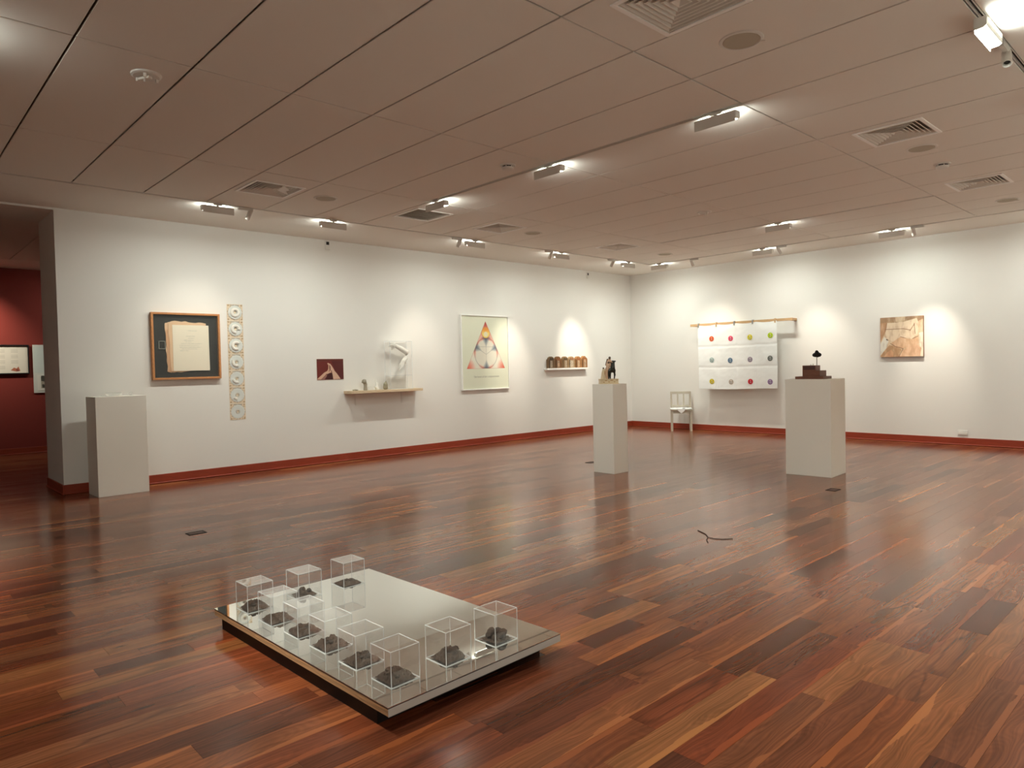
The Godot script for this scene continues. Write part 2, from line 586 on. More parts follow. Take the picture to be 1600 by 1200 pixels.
# ---------------------------------------------------------------- all track lamps
func lights() -> void:
	var y := HC
	var west := Vector3(-1, 0, 0)
	var north := Vector3(0, 0, -1)
	var e := 2.85
	washer(Vector3(1.43, y, 10.28), west, e, "white wall washer above the framed manuscript, nearest the opening")
	washer(Vector3(1.43, y, 8.68), west, e, "white wall washer just below and beside the small wall sensor")
	washer(Vector3(1.43, y, 6.07), west, e, "white wall washer above the pine shelf and triangle poster")
	washer(Vector3(1.43, y, 3.96), west, e, "white wall washer between poster and wooden arches")
	washer(Vector3(1.43, y, 1.92), west, e, "white wall washer on the left track, closest to the room corner")
	washer(Vector3(1.65, y, 1.15), north, e * 0.98, "white wall washer on the back wall track, closest to the corner")
	washer(Vector3(3.97, y, 1.15), north, e * 0.98, "white wall washer above the right half of the hanging cloth")
	washer(Vector3(6.22, y, 1.15), north, e * 0.98, "white wall washer above the small square painting")
	washer(Vector3(8.45, y, 1.15), north, e * 0.98, "white wall washer on the back wall track, beyond the painting")
	washer(Vector3(3.25, y, 8.25), north, e, "white wall washer beside the slatted return grille, on ceiling track")
	washer(Vector3(5.21, y, 8.25), north, e, "middle white wall washer of three on the nearer ceiling track")
	washer(Vector3(7.18, y, 8.25), north, e, "largest white wall washer, at the end of the nearer ceiling track")
	washer(Vector3(5.29, y, 3.24), north, e, "lone white wall washer on the farther ceiling track")
	washer(Vector3(9.14, y, 8.33), Vector3(1, 0, 0), e * 1.25, "glowing wall washer at the top right, its bright lens in view")
	washer(Vector3(9.14, y, 4.6), Vector3(1, 0, 0), e * 1.25, "added unseen wall washer farther along the right track, out of view")  # added out of view, bounces light onto the pedestal sides
	washer(Vector3(9.14, y, 6.4), Vector3(1, 0, 0), e * 1.25, "added unseen wall washer on the right track, next beyond the visible one")  # added out of view to brighten the pedestal sides
	washer(Vector3(9.14, y, 2.6), Vector3(1, 0, 0), e * 1.25, "added unseen wall washer at the far end of the right track")  # added out of view for more bounce from the right wall
	washer(Vector3(-4.95, y, 10.0), west, e * 0.75, "added unseen wall washer brightening the red room, beyond the tall sheet")  # added out of view, lifts the light on the red wall
	washer(Vector3(-4.95, y, 13.6), west, e * 0.75, "added unseen wall washer brightening the red room, on its near side")  # also added to lift the red room, never in view
	washer(Vector3(9.14, y, 11.6), Vector3(1, 0, 0), e * 1.25, "added unseen wall washer on the right track, behind the viewpoint")  # added out of view as fill from the right side
	for k in [[5.0, "farther along"], [7.3, "closer by"]]:
		washer(Vector3(k[0], y, 13.32), north, e * 1.3, "white wall washer on the track above the viewpoint, " + k[1])
	var az := Vector3(0, 0, 1)
	var ax := Vector3(1, 0, 0)
	spot(Vector3(1.43, y, 9.93), Vector3(0, 1.8, 10.2), 1.4, 30, "small spotlight tilted towards the framed manuscript", az)
	spot(Vector3(1.43, y, 6.46), Vector3(0, 1.5, 6.3), 1.9, 26, "small spotlight aimed at the acrylic case of casts", az)
	spot(Vector3(1.43, y, 4.30), Vector3(0, 1.6, 4.04), 4.6, 19, "small spotlight aimed at the triangle poster", az)
	spot(Vector3(1.43, y, 2.49), Vector3(0, 1.82, 2.08), 4.8, 18, "small spotlight aimed above the wooden arches", az)
	spot(Vector3(2.50, y, 1.15), Vector3(2.4, 1.65, 0), 2.4, 30, "small spotlight aimed at the hanging cloth", ax)
	spot(Vector3(4.34, y, 1.15), Vector3(4.66, 1.5, 0), 2.9, 24, "small spotlight aimed past the cloth at the bare wall", ax)
	spot(Vector3(6.60, y, 1.15), Vector3(6.5, 1.5, 0), 5.0, 19, "small spotlight aimed at the small square painting", ax)
	spot(Vector3(9.14, y, 7.85), Vector3(9.5, 1.5, 9.3), 0.0, 22, "small cylindrical spotlight at the top right, dark lens in view", az)
	spot(Vector3(6.77, y, 13.32), Vector3(7.0, 0.12, 11.6), 14.0, 17, "small spotlight above the viewpoint aimed at the mirror platform", ax)
	spot(Vector3(-4.9, y, 12.75), Vector3(-6.2, 2.4, 12.1), 8.0, 30, "small spotlight in the red room, beyond the opening", az)

# ---------------------------------------------------------------- walls and skirting
func wall(called: String, lo: Vector3, hi: Vector3, m: Material, label: String) -> void:
	var o := box(called, (lo + hi) / 2, hi - lo, m)
	tag(o, label, "wall", "", "structure")

func skirt(called: String, a: Vector3, b: Vector3, out: Vector3, label: String) -> void:
	# board along a-b standing off the wall towards out
	var st := begin()
	var mid := (a + b) / 2
	var along := (b - a).abs()
	var thick := out.abs() * 0.016
	bx(st, mid + out * 0.008 + Vector3(0, 0.063, 0), along + thick + Vector3(0, 0.122, 0), 0.003)
	bx(st, mid + out * 0.014 + Vector3(0, 0.009, 0), along + out.abs() * 0.028 + Vector3(0, 0.018, 0), 0.006)
	tag(commit(st, called, M.skirting), label, "baseboard", "", "structure")

func shell() -> void:
	var t := HC + 0.3
	wall("wall_left", Vector3(-1.0, 0, -0.25), Vector3(0, t, WALL_END), M.wall, "long white gallery wall hung with works, ending at the opening")
	wall("wall_back", Vector3(0, 0, -0.25), Vector3(ROOM_X + 0.25, t, 0), M.wall, "white end wall with cloth and painting")
	wall("wall_right", Vector3(ROOM_X, 0, 0), Vector3(ROOM_X + 0.25, t, ROOM_Z), M.wall, "white wall beside the viewpoint")
	wall("wall_front", Vector3(RED_X - 0.25, 0, ROOM_Z), Vector3(ROOM_X + 0.25, t, ROOM_Z + 0.25), M.wall, "white wall behind the viewpoint")
	wall("wall_left_near", Vector3(-1.0, 0, 15.2), Vector3(0, t, ROOM_Z), M.wall, "short white wall on the near side of the opening")
	wall("wall_far_left", Vector3(RED_X - 0.25, 0, 6.0), Vector3(RED_X, t, ROOM_Z), M.red_wall, "dark red wall of the next room, through the opening")
	wall("wall_far_back", Vector3(RED_X, 0, 5.75), Vector3(-1.0, t, 6.0), M.red_wall, "dark red end wall of the next room")
	# lowered soffit across the opening
	wall("trim_1", Vector3(-1.0, HC - 0.025, WALL_END), Vector3(0, t, 15.2), M.wall, "white soffit spanning the opening to the red room")
	skirt("baseboard_left", Vector3(0, 0, 0), Vector3(0, 0, WALL_END), Vector3(1, 0, 0), "reddish wooden baseboard along the long white wall")
	skirt("baseboard_back", Vector3(0.016, 0, 0), Vector3(ROOM_X, 0, 0), Vector3(0, 0, 1), "reddish wooden baseboard along the end wall")
	skirt("baseboard_end", Vector3(-1.0, 0, WALL_END), Vector3(0.016, 0, WALL_END), Vector3(0, 0, 1), "dark reddish baseboard wrapping the end of the white wall")
	skirt("baseboard_right", Vector3(ROOM_X, 0, 0.02), Vector3(ROOM_X, 0, ROOM_Z), Vector3(-1, 0, 0), "reddish wooden baseboard along the wall beside the viewpoint")
	skirt("baseboard_far_left", Vector3(RED_X, 0, 6.0), Vector3(RED_X, 0, ROOM_Z), Vector3(1, 0, 0), "reddish baseboard below the dark red wall")

# ---------------------------------------------------------------- floor
func plank_shape(st: SurfaceTool, x0: float, x1: float, z0: float, z1: float, tint: Color, variant: int, uo: float, flip: bool) -> void:
	st.set_color(tint)
	var g := 0.0005
	x0 += g; x1 -= g; z0 += g; z1 -= g
	var y := 0.0
	var v0 := (variant + 0.03) / 8.0
	var v1 := (variant + 0.97) / 8.0
	if flip:
		var sw := v0
		v0 = v1; v1 = sw
	var u0 := uo
	var u1 := uo + (z1 - z0) / 2.6
	var P := [Vector3(x0, y, z0), Vector3(x1, y, z0), Vector3(x1, y, z1), Vector3(x0, y, z1)]
	var UV := [Vector2(u0, v0), Vector2(u0, v1), Vector2(u1, v1), Vector2(u1, v0)]
	for k in [0, 1, 2, 0, 2, 3]:
		st.set_uv(UV[k]); st.add_vertex(P[k])
	for k in 4:
		var a: Vector3 = P[k]
		var b: Vector3 = P[(k + 1) % 4]
		var dn := Vector3(0, -0.004, 0)
		var va: Vector2 = UV[k]
		var vb: Vector2 = UV[(k + 1) % 4]
		var e := [a, a + dn, b + dn, a, b + dn, b]
		var f := [va, va, vb, va, vb, vb]
		for j in 6:
			st.set_uv(f[j]); st.add_vertex(e[j])

func floor_planks() -> void:
	var root := box("floor", Vector3((RED_X + ROOM_X) / 2, -0.104, ROOM_Z / 2), Vector3(ROOM_X - RED_X + 0.5, 0.2, ROOM_Z + 0.5), M.subfloor)
	tag(root, "glossy dark brown hardwood plank floor", "floor", "", "structure")
	var off := -root.position
	var tones := [rgb(174, 100, 61), rgb(168, 94, 57), rgb(161, 89, 55), rgb(151, 82, 51), rgb(136, 73, 47), rgb(119, 63, 42), rgb(182, 110, 66), rgb(190, 119, 71), rgb(165, 100, 65), rgb(156, 79, 48)]
	var odds := [15, 15, 14, 12, 10, 7, 8, 4, 9, 8]
	var total := 0
	for o in odds:
		total += o
	var all := []
	var wide := 0.14
	var rows := int(ceil((ROOM_X - RED_X) / wide))
	var cam: Camera3D = get_node("camera")
	var inv := cam.transform.affine_inverse()
	for r in rows:
		var x0 := RED_X + r * wide
		var x1 := minf(x0 + wide, ROOM_X)
		var z := (0.0 if x1 > 0.0 else 6.0) - rng.randf() * 0.6
		var stop := ROOM_Z
		while z < stop:
			var l := rng.randf_range(0.35, 1.0) if rng.randf() < 0.62 else rng.randf_range(1.0, 1.9)
			var z1 := minf(z + l, stop)
			var z0 := maxf(z, 0.0)
			var pick := rng.randi() % total
			var ti := 0
			while pick >= odds[ti]:
				pick -= odds[ti]
				ti += 1
			var c: Color = tones[ti]
			c = c.lightened(rng.randf() * 0.06).darkened(rng.randf() * 0.08)
			var vr := rng.randi() % 8
			var uo := rng.randf()
			var fl := rng.randf() < 0.5
			if not (x1 < 0.0 and x0 > -1.0 and z1 < WALL_END):
				# size in the picture, for picking the 300 largest
				var area := 0.0
				var pts := PackedVector2Array()
				for q in [Vector3(x0, 0, z0), Vector3(x1, 0, z0), Vector3(x1, 0, z1), Vector3(x0, 0, z1)]:
					var d: Vector3 = inv * q
					if d.z < -0.1:
						pts.append(Vector2(800 + 1087.16 * d.x / -d.z, 600 - 1087.16 * d.y / -d.z))
				if pts.size() == 4:
					var clip := Geometry2D.intersect_polygons(pts, PackedVector2Array([Vector2(0, 0), Vector2(1600, 0), Vector2(1600, 1200), Vector2(0, 1200)]))
					for pg in clip:
						for k in pg.size():
							area += pg[k].cross(pg[(k + 1) % pg.size()]) * 0.5
				all.append([absf(area), x0, x1, z0, z1, c.srgb_to_linear(), vr, uo, fl])
			z = z1
	all.sort_custom(func(a, b): return a[0] > b[0])
	var rest := begin()
	for i in all.size():
		var a: Array = all[i]
		if i < 300:
			var st := begin()
			plank_shape(st, a[1], a[2], a[3], a[4], a[5], a[6], a[7], a[8])
			commit(st, "plank", M.plank, root).position = off
		else:
			plank_shape(rest, a[1], a[2], a[3], a[4], a[5], a[6], a[7], a[8])
	var o := commit(rest, "plank_field", M.plank, root)
	o.position = off
	o.set_meta("kind", "stuff")

# ---------------------------------------------------------------- ceiling
const HOLES := [Vector2(2.49, 10.07), Vector2(8.0, 10.02), Vector2(2.45, 7.87), Vector2(2.42, 6.41), Vector2(2.44, 3.55), Vector2(8.0, 6.41), Vector2(8.0, 3.56)]

func ceiling_panel(root: Node3D, x0: float, x1: float, z0: float, z1: float) -> void:
	var st := begin()
	var c := Vector3((x0 + x1) / 2, HC + 0.006, (z0 + z1) / 2)
	var hole := Vector2.INF
	for h in HOLES:
		if h.x > x0 and h.x < x1 and h.y > z0 and h.y < z1:
			hole = h
	if hole == Vector2.INF:
		bx(st, Vector3.ZERO, Vector3(x1 - x0, 0.012, z1 - z0), 0.003)
	else:
		var q := 0.272
		for r in [[x0, hole.x - q, z0, z1], [hole.x + q, x1, z0, z1], [hole.x - q, hole.x + q, z0, hole.y - q], [hole.x - q, hole.x + q, hole.y + q, z1]]:
			bx(st, Vector3((r[0] + r[1]) / 2 - c.x, 0, (r[2] + r[3]) / 2 - c.z), Vector3(r[1] - r[0], 0.012, r[3] - r[2]))
	var o := commit(st, "ceiling_tile", M.tile, root)
	o.position = c - root.position

func ceiling() -> void:
	var root := box("ceiling", Vector3((RED_X + ROOM_X) / 2, HC + 0.40, ROOM_Z / 2), Vector3(ROOM_X - RED_X + 0.5, 0.2, ROOM_Z + 0.5), M.ceiling)
	tag(root, "pale suspended ceiling of long rectangular panels with plaster border", "ceiling", "", "structure")
	# the slab lies higher so that diffusers and tracks can sit in it
	var lines := [[1.18, 1.81, 2.51, 3.215], [3.265, 3.98, 4.69, 5.40, 6.10, 6.81, 7.51, 8.225], [8.275, 9.0, 9.71, 10.43, 11.14, 11.86, 12.57, 13.295], [13.345, 14.06, 14.77, 15.40]]
	var cols := [1.455, 3.13, 5.275, 7.42, 9.115]
	var g := 0.0065
	for b in lines.size():
		for i in lines[b].size() - 1:
			for k in 4:
				var z0: float = lines[b][i]
				var z1: float = lines[b][i + 1]
				if k == 0 or k == 3:
					if i == 0 and b > 0:
						z0 -= 0.025
					if i == lines[b].size() - 2 and b < lines.size() - 1:
						z1 += 0.025
				ceiling_panel(root, cols[k] + (g if k > 0 else 0.0), cols[k + 1] - (g if k < 3 else 0.0), z0 + g, z1 - g)
	# plaster border
	for r in [[0.0, 1.405, 0.0, ROOM_Z], [9.165, ROOM_X, 0.0, ROOM_Z], [1.405, 9.165, 0.0, 1.125], [1.405, 9.165, 15.455, ROOM_Z]]:
		var o := box("plaster_border", Vector3((r[0] + r[1]) / 2, HC + 0.055, (r[2] + r[3]) / 2) - root.position, Vector3(r[1] - r[0], 0.11, r[3] - r[2]), M.ceiling, root)
	# next room
	for r in [[-2.0, -1.0, 6.0, ROOM_Z], [RED_X, -4.95, 6.0, ROOM_Z]]:
		box("plaster_border", Vector3((r[0] + r[1]) / 2, HC + 0.055, (r[2] + r[3]) / 2) - root.position, Vector3(r[1] - r[0], 0.11, r[3] - r[2]), M.ceiling, root)
	for i in 9:
		var z := 9.45 + i * 0.715
		ceiling_panel(root, -4.945, -2.005, z + g, z + 0.715 - g)
	# tile backing: the suspension grid just above the panels
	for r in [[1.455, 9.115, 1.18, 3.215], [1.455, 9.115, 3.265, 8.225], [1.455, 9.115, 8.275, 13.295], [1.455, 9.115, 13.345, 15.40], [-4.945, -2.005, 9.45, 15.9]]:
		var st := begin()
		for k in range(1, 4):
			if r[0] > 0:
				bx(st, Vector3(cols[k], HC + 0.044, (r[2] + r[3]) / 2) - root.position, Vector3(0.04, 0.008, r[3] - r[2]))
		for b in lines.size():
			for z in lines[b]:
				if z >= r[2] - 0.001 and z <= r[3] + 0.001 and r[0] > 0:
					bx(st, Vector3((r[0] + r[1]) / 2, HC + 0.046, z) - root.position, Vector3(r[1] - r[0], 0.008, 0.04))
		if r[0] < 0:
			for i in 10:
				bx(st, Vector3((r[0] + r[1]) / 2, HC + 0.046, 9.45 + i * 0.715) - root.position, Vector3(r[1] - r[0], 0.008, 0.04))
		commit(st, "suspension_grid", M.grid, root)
	# tracks
	track(Vector3(1.43, HC, 1.15), Vector3(1.43, HC, 15.43), "long lighting track parallel to the hung white wall")
	track(Vector3(1.46, HC, 1.15), Vector3(9.1, HC, 1.15), "lighting track parallel to the end wall")
	track(Vector3(9.14, HC, 1.15), Vector3(9.14, HC, 15.43), "lighting track at the top right of the view")
	track(Vector3(3.135, HC, 3.24), Vector3(7.415, HC, 3.24), "farther short lighting track across the panelled ceiling")
	track(Vector3(3.135, HC, 8.25), Vector3(7.415, HC, 8.25), "nearer short lighting track across the panelled ceiling")
	track(Vector3(3.135, HC, 13.32), Vector3(7.415, HC, 13.32), "short lighting track above the viewpoint")

func track(a: Vector3, b: Vector3, label: String) -> void:
	var t := thing("light_track", label, "light track", (a + b) / 2, 0.0, "lighting tracks")
	var along := (b - a)
	var l := along.length()
	var x := along.normalized()
	var side := x.cross(Vector3.UP)
	var bas := Basis(x, Vector3.UP, side)
	box("channel", Vector3(0, 0.03, 0), Vector3(l, 0.012, 0.046), M.dark, t, 0.0, bas)
	for s in [-1.0, 1.0]:
		box("lip", side * s * 0.0135 + Vector3(0, 0.014, 0), Vector3(l, 0.02, 0.006), M.white_metal, t, 0.0, bas)

func diffuser(c: Vector2, kind: int, label: String) -> void:
	var t := thing("ceiling_diffuser", label, "air vent", Vector3(c.x, HC, c.y), 0.0, "ceiling air vents")
	var st := begin()
	var o := 0.297
	var i := 0.266
	for s in [-1.0, 1.0]:
		bx(st, Vector3(s * (o + i) / 2, -0.003, 0), Vector3(o - i, 0.010, o * 2), 0.002)
		bx(st, Vector3(0, -0.003, s * (o + i) / 2), Vector3(i * 2, 0.010, o - i), 0.002)
	commit(st, "frame", M.bright_frame, t)
	box("duct_cap", Vector3(0, 0.27, 0), Vector3(0.56, 0.004, 0.56), M.vent, t)
	st = begin()
	for s in [-1.0, 1.0]:
		bx(st, Vector3(s * 0.269, 0.135, 0), Vector3(0.004, 0.27, 0.54))
		bx(st, Vector3(0, 0.135, s * 0.269), Vector3(0.54, 0.27, 0.004))
	commit(st, "duct", M.vent, t)
	if kind == 1:
		for k in 13:
			var z := -0.245 + k * 0.0408
			box("slat", Vector3(0, 0.012, z), Vector3(0.53, 0.003, 0.034), M.vent, t, 0.0, Basis(Vector3.RIGHT, 0.62))
		return
	# four-way vanes: concentric sloping squares
	var n := 7
	for k in n:
		var r1 := 0.254 - k * 0.036
		var r0 := r1 - 0.024
		if k == n - 1:
			r0 = 0.0
		var y1 := 0.0
		var y0 := 0.032
		st = begin()
		for q in 4:
			var bas := Basis(Vector3.UP, q * PI / 2)
			var a := bas * Vector3(-r1, y1, r1)
			var b := bas * Vector3(r1, y1, r1)
			var cc := bas * Vector3(r0, y0, r0)
			var d := bas * Vector3(-r0, y0, r0)
			var up := Vector3(0, 0.003, 0)
			quad(st, a, b, cc, d, Vector3(0, 1, 0))
			quad(st, a + up, b + up, cc + up, d + up, Vector3(0, -1, 0))
			quad(st, a, b, b + up, a + up, Vector3.ZERO)
			# turned-out lip along the lower edge
			var lip := bas * Vector3(0, 0, 0.009)
			var la := a + lip + bas * Vector3(-0.009, 0, 0)
			var lb := b + lip + bas * Vector3(0.009, 0, 0)
			quad(st, a, b, lb, la, Vector3(0, 1, 0))
			quad(st, la, lb, lb + up * 0.6, la + up * 0.6, Vector3.ZERO)
		commit(st, "vane", M.vent, t)

func speaker(c: Vector2, label: String) -> void:
	var t := thing("ceiling_speaker", label, "speaker", Vector3(c.x, HC, c.y), 0.0, "round ceiling speakers")
	var st := begin()
	lathe(st, [Vector2(0, -0.008), Vector2(0.115, -0.008), Vector2(0.12, -0.004), Vector2(0.12, 0.0)], 40)
	commit(st, "grille", M.speaker, t)
	st = begin()
	lathe(st, [Vector2(0.119, -0.006), Vector2(0.124, -0.010), Vector2(0.138, -0.006), Vector2(0.142, 0.0)], 40)
	commit(st, "rim", M.white_metal, t)
	box("catch", Vector3(0.10, -0.011, -0.095), Vector3(0.03, 0.006, 0.012), M.vent, t, 0.0, Basis(Vector3.UP, 0.7))

func detector(c: Vector2, hung: bool, label: String) -> void:
	var t := thing("smoke_detector", label, "detector", Vector3(c.x, HC, c.y), 0.0, "ceiling detectors")
	var st := begin()
	if hung:
		lathe(st, [Vector2(0, -0.016), Vector2(0.085, -0.016), Vector2(0.098, -0.010), Vector2(0.10, 0.0)], 32)
		commit(st, "base", M.white_metal, t)
		for k in 3:
			var f := k * TAU / 3 + 0.4
			box("clip", Vector3(cos(f) * 0.07, -0.028, sin(f) * 0.07), Vector3(0.016, 0.026, 0.02), M.vent, t, 0.002, Basis(Vector3.UP, -f))
		box("bracket", Vector3(0.005, -0.03, 0.01), Vector3(0.10, 0.018, 0.034), M.vent, t, 0.003, Basis(Vector3.UP, 0.5))
		box("latch", Vector3(0.03, -0.05, 0.02), Vector3(0.012, 0.03, 0.012), M.white_metal, t, 0.002)
	else:
		lathe(st, [Vector2(0, -0.012), Vector2(0.078, -0.012), Vector2(0.084, -0.006), Vector2(0.085, 0.0)], 32)
		commit(st, "base", M.white_metal, t)
		st = begin()
		lathe(st, [Vector2(0, -0.052), Vector2(0.045, -0.052), Vector2(0.06, -0.045), Vector2(0.066, -0.026), Vector2(0.0, -0.024)], 28)
		commit(st, "cap", M.white_metal, t)
		st = begin()
		lathe(st, [Vector2(0.054, -0.025), Vector2(0.054, -0.011)], 24)
		commit(st, "chamber", M.dark, t)
		for k in 6:
			var f := k * TAU / 6
			box("rib", Vector3(cos(f) * 0.06, -0.019, sin(f) * 0.06), Vector3(0.007, 0.014, 0.007), M.white_metal, t, 0.0, Basis(Vector3.UP, -f))

func ceiling_fittings() -> void:
	diffuser(HOLES[0], 0, "square louvred vent nearest the manuscript, beside a round speaker")
	diffuser(HOLES[1], 0, "large square louvred vent cut by the top of the view")
	diffuser(HOLES[2], 1, "square return grille of parallel slats beside a wall washer")
	diffuser(HOLES[3], 0, "square louvred vent between the slatted grille and a small speaker")
	diffuser(HOLES[4], 0, "square louvred vent farthest away, near the room corner")
	diffuser(HOLES[5], 0, "square louvred vent at the right beside a round speaker")
	diffuser(HOLES[6], 0, "square louvred vent at the far right edge of the ceiling")
	# a torn scrap of white foil hanging in the vent by the manuscript
	var st := begin()
	var poly := PackedVector2Array([Vector2(-0.10, 0.02), Vector2(-0.02, 0.07), Vector2(0.03, 0.03), Vector2(0.11, 0.06), Vector2(0.09, -0.04), Vector2(0.02, -0.03), Vector2(-0.03, -0.09), Vector2(-0.07, -0.03)])
	prism(st, poly, -0.002, 0.002, Transform3D(Basis(Vector3(1, 0, 0), Vector3(0, 0.5, 0.87), Vector3(0, -0.87, 0.5)), Vector3(2.60, HC - 0.010, 9.97)))
	tag(commit(st, "foil_scrap", M.white_gloss), "torn white scrap stuck in the vent near the manuscript", "scrap")
	speaker(Vector2(2.50, 9.37), "round ceiling speaker beside the vent nearest the manuscript")
	speaker(Vector2(7.99, 9.30), "largest round ceiling speaker, near the top of the view")
	speaker(Vector2(2.44, 5.72), "round ceiling speaker beyond the slatted grille, above the poster")
	speaker(Vector2(2.46, 2.12), "tiny far round ceiling speaker near the room corner")
	speaker(Vector2(8.0, 5.70), "round ceiling speaker beside the right-hand vent")
	speaker(Vector2(8.0, 2.14), "round ceiling speaker at the far right edge of the ceiling")
	detector(Vector2(4.95, 12.07), true, "bare round detector base with clips, at the upper left")
	detector(Vector2(4.93, 8.57), false, "white smoke detector beside the nearer lighting track")
	detector(Vector2(5.0, 4.86), true, "bare round detector base with clips, mid ceiling")
	detector(Vector2(7.96, 4.87), false, "white smoke detector between the two right-hand vents")

# ---------------------------------------------------------------- pedestals and what stands on them
func pedestal(at: Vector3, s: Vector3, turn: float, label: String) -> void:
	var o := box("pedestal", at + Vector3(0, s.y / 2, 0), s, M.pedestal, null, 0.002, Basis(Vector3.UP, turn))
	tag(o, label, "pedestal", "display pedestals")

func pedestals() -> void:
	pedestal(Vector3(0.385, 0, 11.245), Vector3(0.43, 1.237, 0.58), 0.03, "white pedestal standing by the wall end near the manuscript")
	pedestal(Vector3(4.163, 0, 6.0), Vector3(0.362, 1.228, 0.31), 0.0, "tall narrow white pedestal carrying the painted figurine")
	pedestal(Vector3(6.35, 0, 4.44), Vector3(0.58, 1.25, 0.52), deg_to_rad(3), "broad white pedestal carrying stepped wooden blocks and tree")
	# glass on the first pedestal
	var y := 1.237
	var t := thing("glass_dish", "low clear glass dish on the pedestal by the manuscript", "dish", Vector3(0.42, y, 11.28), 0.0)
	var st := begin()
	lathe(st, [Vector2(0, 0.001), Vector2(0.06, 0.001), Vector2(0.10, 0.03), Vector2(0.105, 0.045), Vector2(0.10, 0.045), Vector2(0.094, 0.03), Vector2(0.055, 0.008), Vector2(0, 0.008)], 32)
	commit(st, "bowl", M.clear_glass, t)
	t = thing("glass_ball", "small clear glass ball on the pedestal, beside the glass dish", "glass ball", Vector3(0.48, y, 11.10), 0.0)
	st = begin()
	blob(st, [[Vector3(0, 0.026, 0), Vector3(0, 0.026, 0), 0.026, 0.026]], 0.006, 0.0)
	commit(st, "ball", M.clear_glass, t)
	t = thing("glass_plate", "thin clear glass plate lying on the pedestal under the dish", "glass plate", Vector3(0.33, y + 0.0002, 11.20), 0.1)
	box("plate", Vector3(-0.06, 0.004, 0.0), Vector3(0.09, 0.008, 0.36), M.clear_glass, t, 0.002)
	figurine()
	blocks()

func figurine() -> void:
	var t := thing("figurine", "painted figurine of pale figures beside a dark green chair on a cream base", "figurine", Vector3(4.14, 1.228, 5.99), deg_to_rad(46))
	# built in millimetres of the photograph's plane, facing the viewer
	var s := 0.000417
	var V := func(x: float, y: float, z := 0.0) -> Vector3: return Vector3((x - 505) * s, (1060 - y) * s, z)
	var cream := mat(rgb(214, 192, 156), 0.45)
	var ochre := mat(rgb(176, 132, 84), 0.5)
	var hair := mat(rgb(84, 62, 44), 0.6)
	var green := mat(rgb(36, 38, 28), 0.35)
	var flesh := mat(rgb(206, 170, 140), 0.5)
	var st := begin()
	bx(st, V.call(505, 982), Vector3(0.258, 0.062, 0.15), 0.006)
	bx(st, V.call(505, 905), Vector3(0.268, 0.012, 0.16), 0.004)
	bx(st, V.call(505, 1044), Vector3(0.268, 0.012, 0.16), 0.004)
	commit(st, "base", cream, t)
	for k in [[330, 1000, 60], [400, 945, 70], [500, 990, 60], [590, 940, 90], [680, 990, 50], [770, 930, 60]]:
		box("ornament", V.call(k[0], k[1], 0.0745), Vector3(k[2] * s, 22 * s, 0.006), ochre, t, 0.002)
	st = begin()   # dark green high-backed chair
	blob(st, [[V.call(640, 310, -0.02), V.call(745, 305, -0.02), 0.011, 0.010], [V.call(660, 330, -0.02), V.call(640, 600, -0.02), 0.020, 0.036], [V.call(700, 330, -0.02), V.call(690, 600, -0.02), 0.012, 0.020],
		[V.call(560, 600, 0.02), V.call(690, 610, 0.0), 0.030, 0.024], [V.call(520, 640, 0.03), V.call(500, 760, 0.03), 0.024, 0.014], [V.call(500, 760, 0.03), V.call(505, 900, 0.03), 0.012, 0.008],
		[V.call(560, 640, -0.02), V.call(570, 900, -0.02), 0.020, 0.008], [V.call(700, 640, 0.0), V.call(715, 760, 0.0), 0.018, 0.011], [V.call(715, 760, 0.0), V.call(695, 900, 0.0), 0.011, 0.008]], 0.006, 0.012)
	commit(st, "green_chair", green, t)
	st = begin()   # leaning figure
	blob(st, [[V.call(540, 290, 0.01), V.call(520, 430, 0.02), 0.024, 0.026], [V.call(520, 430, 0.02), V.call(450, 560, 0.03), 0.026, 0.024], [V.call(450, 560, 0.03), V.call(430, 760, 0.02), 0.020, 0.024],
		[V.call(430, 760, 0.02), V.call(420, 890, 0.01), 0.026, 0.032], [V.call(560, 300, 0.01), V.call(630, 340, 0.0), 0.014, 0.009], [V.call(500, 300, 0.01), V.call(430, 440, 0.03), 0.015, 0.010], [V.call(545, 250, 0.01), V.call(545, 215, 0.01), 0.010, 0.010]], 0.006, 0.012)
	commit(st, "figure", flesh, t)
	st = begin()
	blob(st, [[V.call(552, 185, 0.012), V.call(550, 225, 0.012), 0.017, 0.015]], 0.005, 0.0)
	commit(st, "head", hair, t)
	st = begin()   # brown shawl over the back
	blob(st, [[V.call(490, 250, -0.01), V.call(440, 420, 0.0), 0.015, 0.016], [V.call(500, 350, 0.035), V.call(600, 350, 0.02), 0.014, 0.010]], 0.006, 0.008)
	commit(st, "shawl", hair, t)
	st = begin()   # child in a long robe
	blob(st, [[V.call(340, 590, 0.02), V.call(335, 700, 0.02), 0.020, 0.026], [V.call(335, 700, 0.02), V.call(330, 880, 0.02), 0.026, 0.038], [V.call(350, 620, 0.03), V.call(420, 600, 0.04), 0.010, 0.008]], 0.006, 0.01)
	commit(st, "child_robe", cream, t)
	st = begin()
	blob(st, [[V.call(335, 535, 0.02), V.call(337, 555, 0.02), 0.013, 0.012]], 0.005, 0.0)
	commit(st, "child_head", hair, t)
	box("robe_band", V.call(370, 690, 0.043), Vector3(0.008, 0.05, 0.01), ochre, t, 0.002)

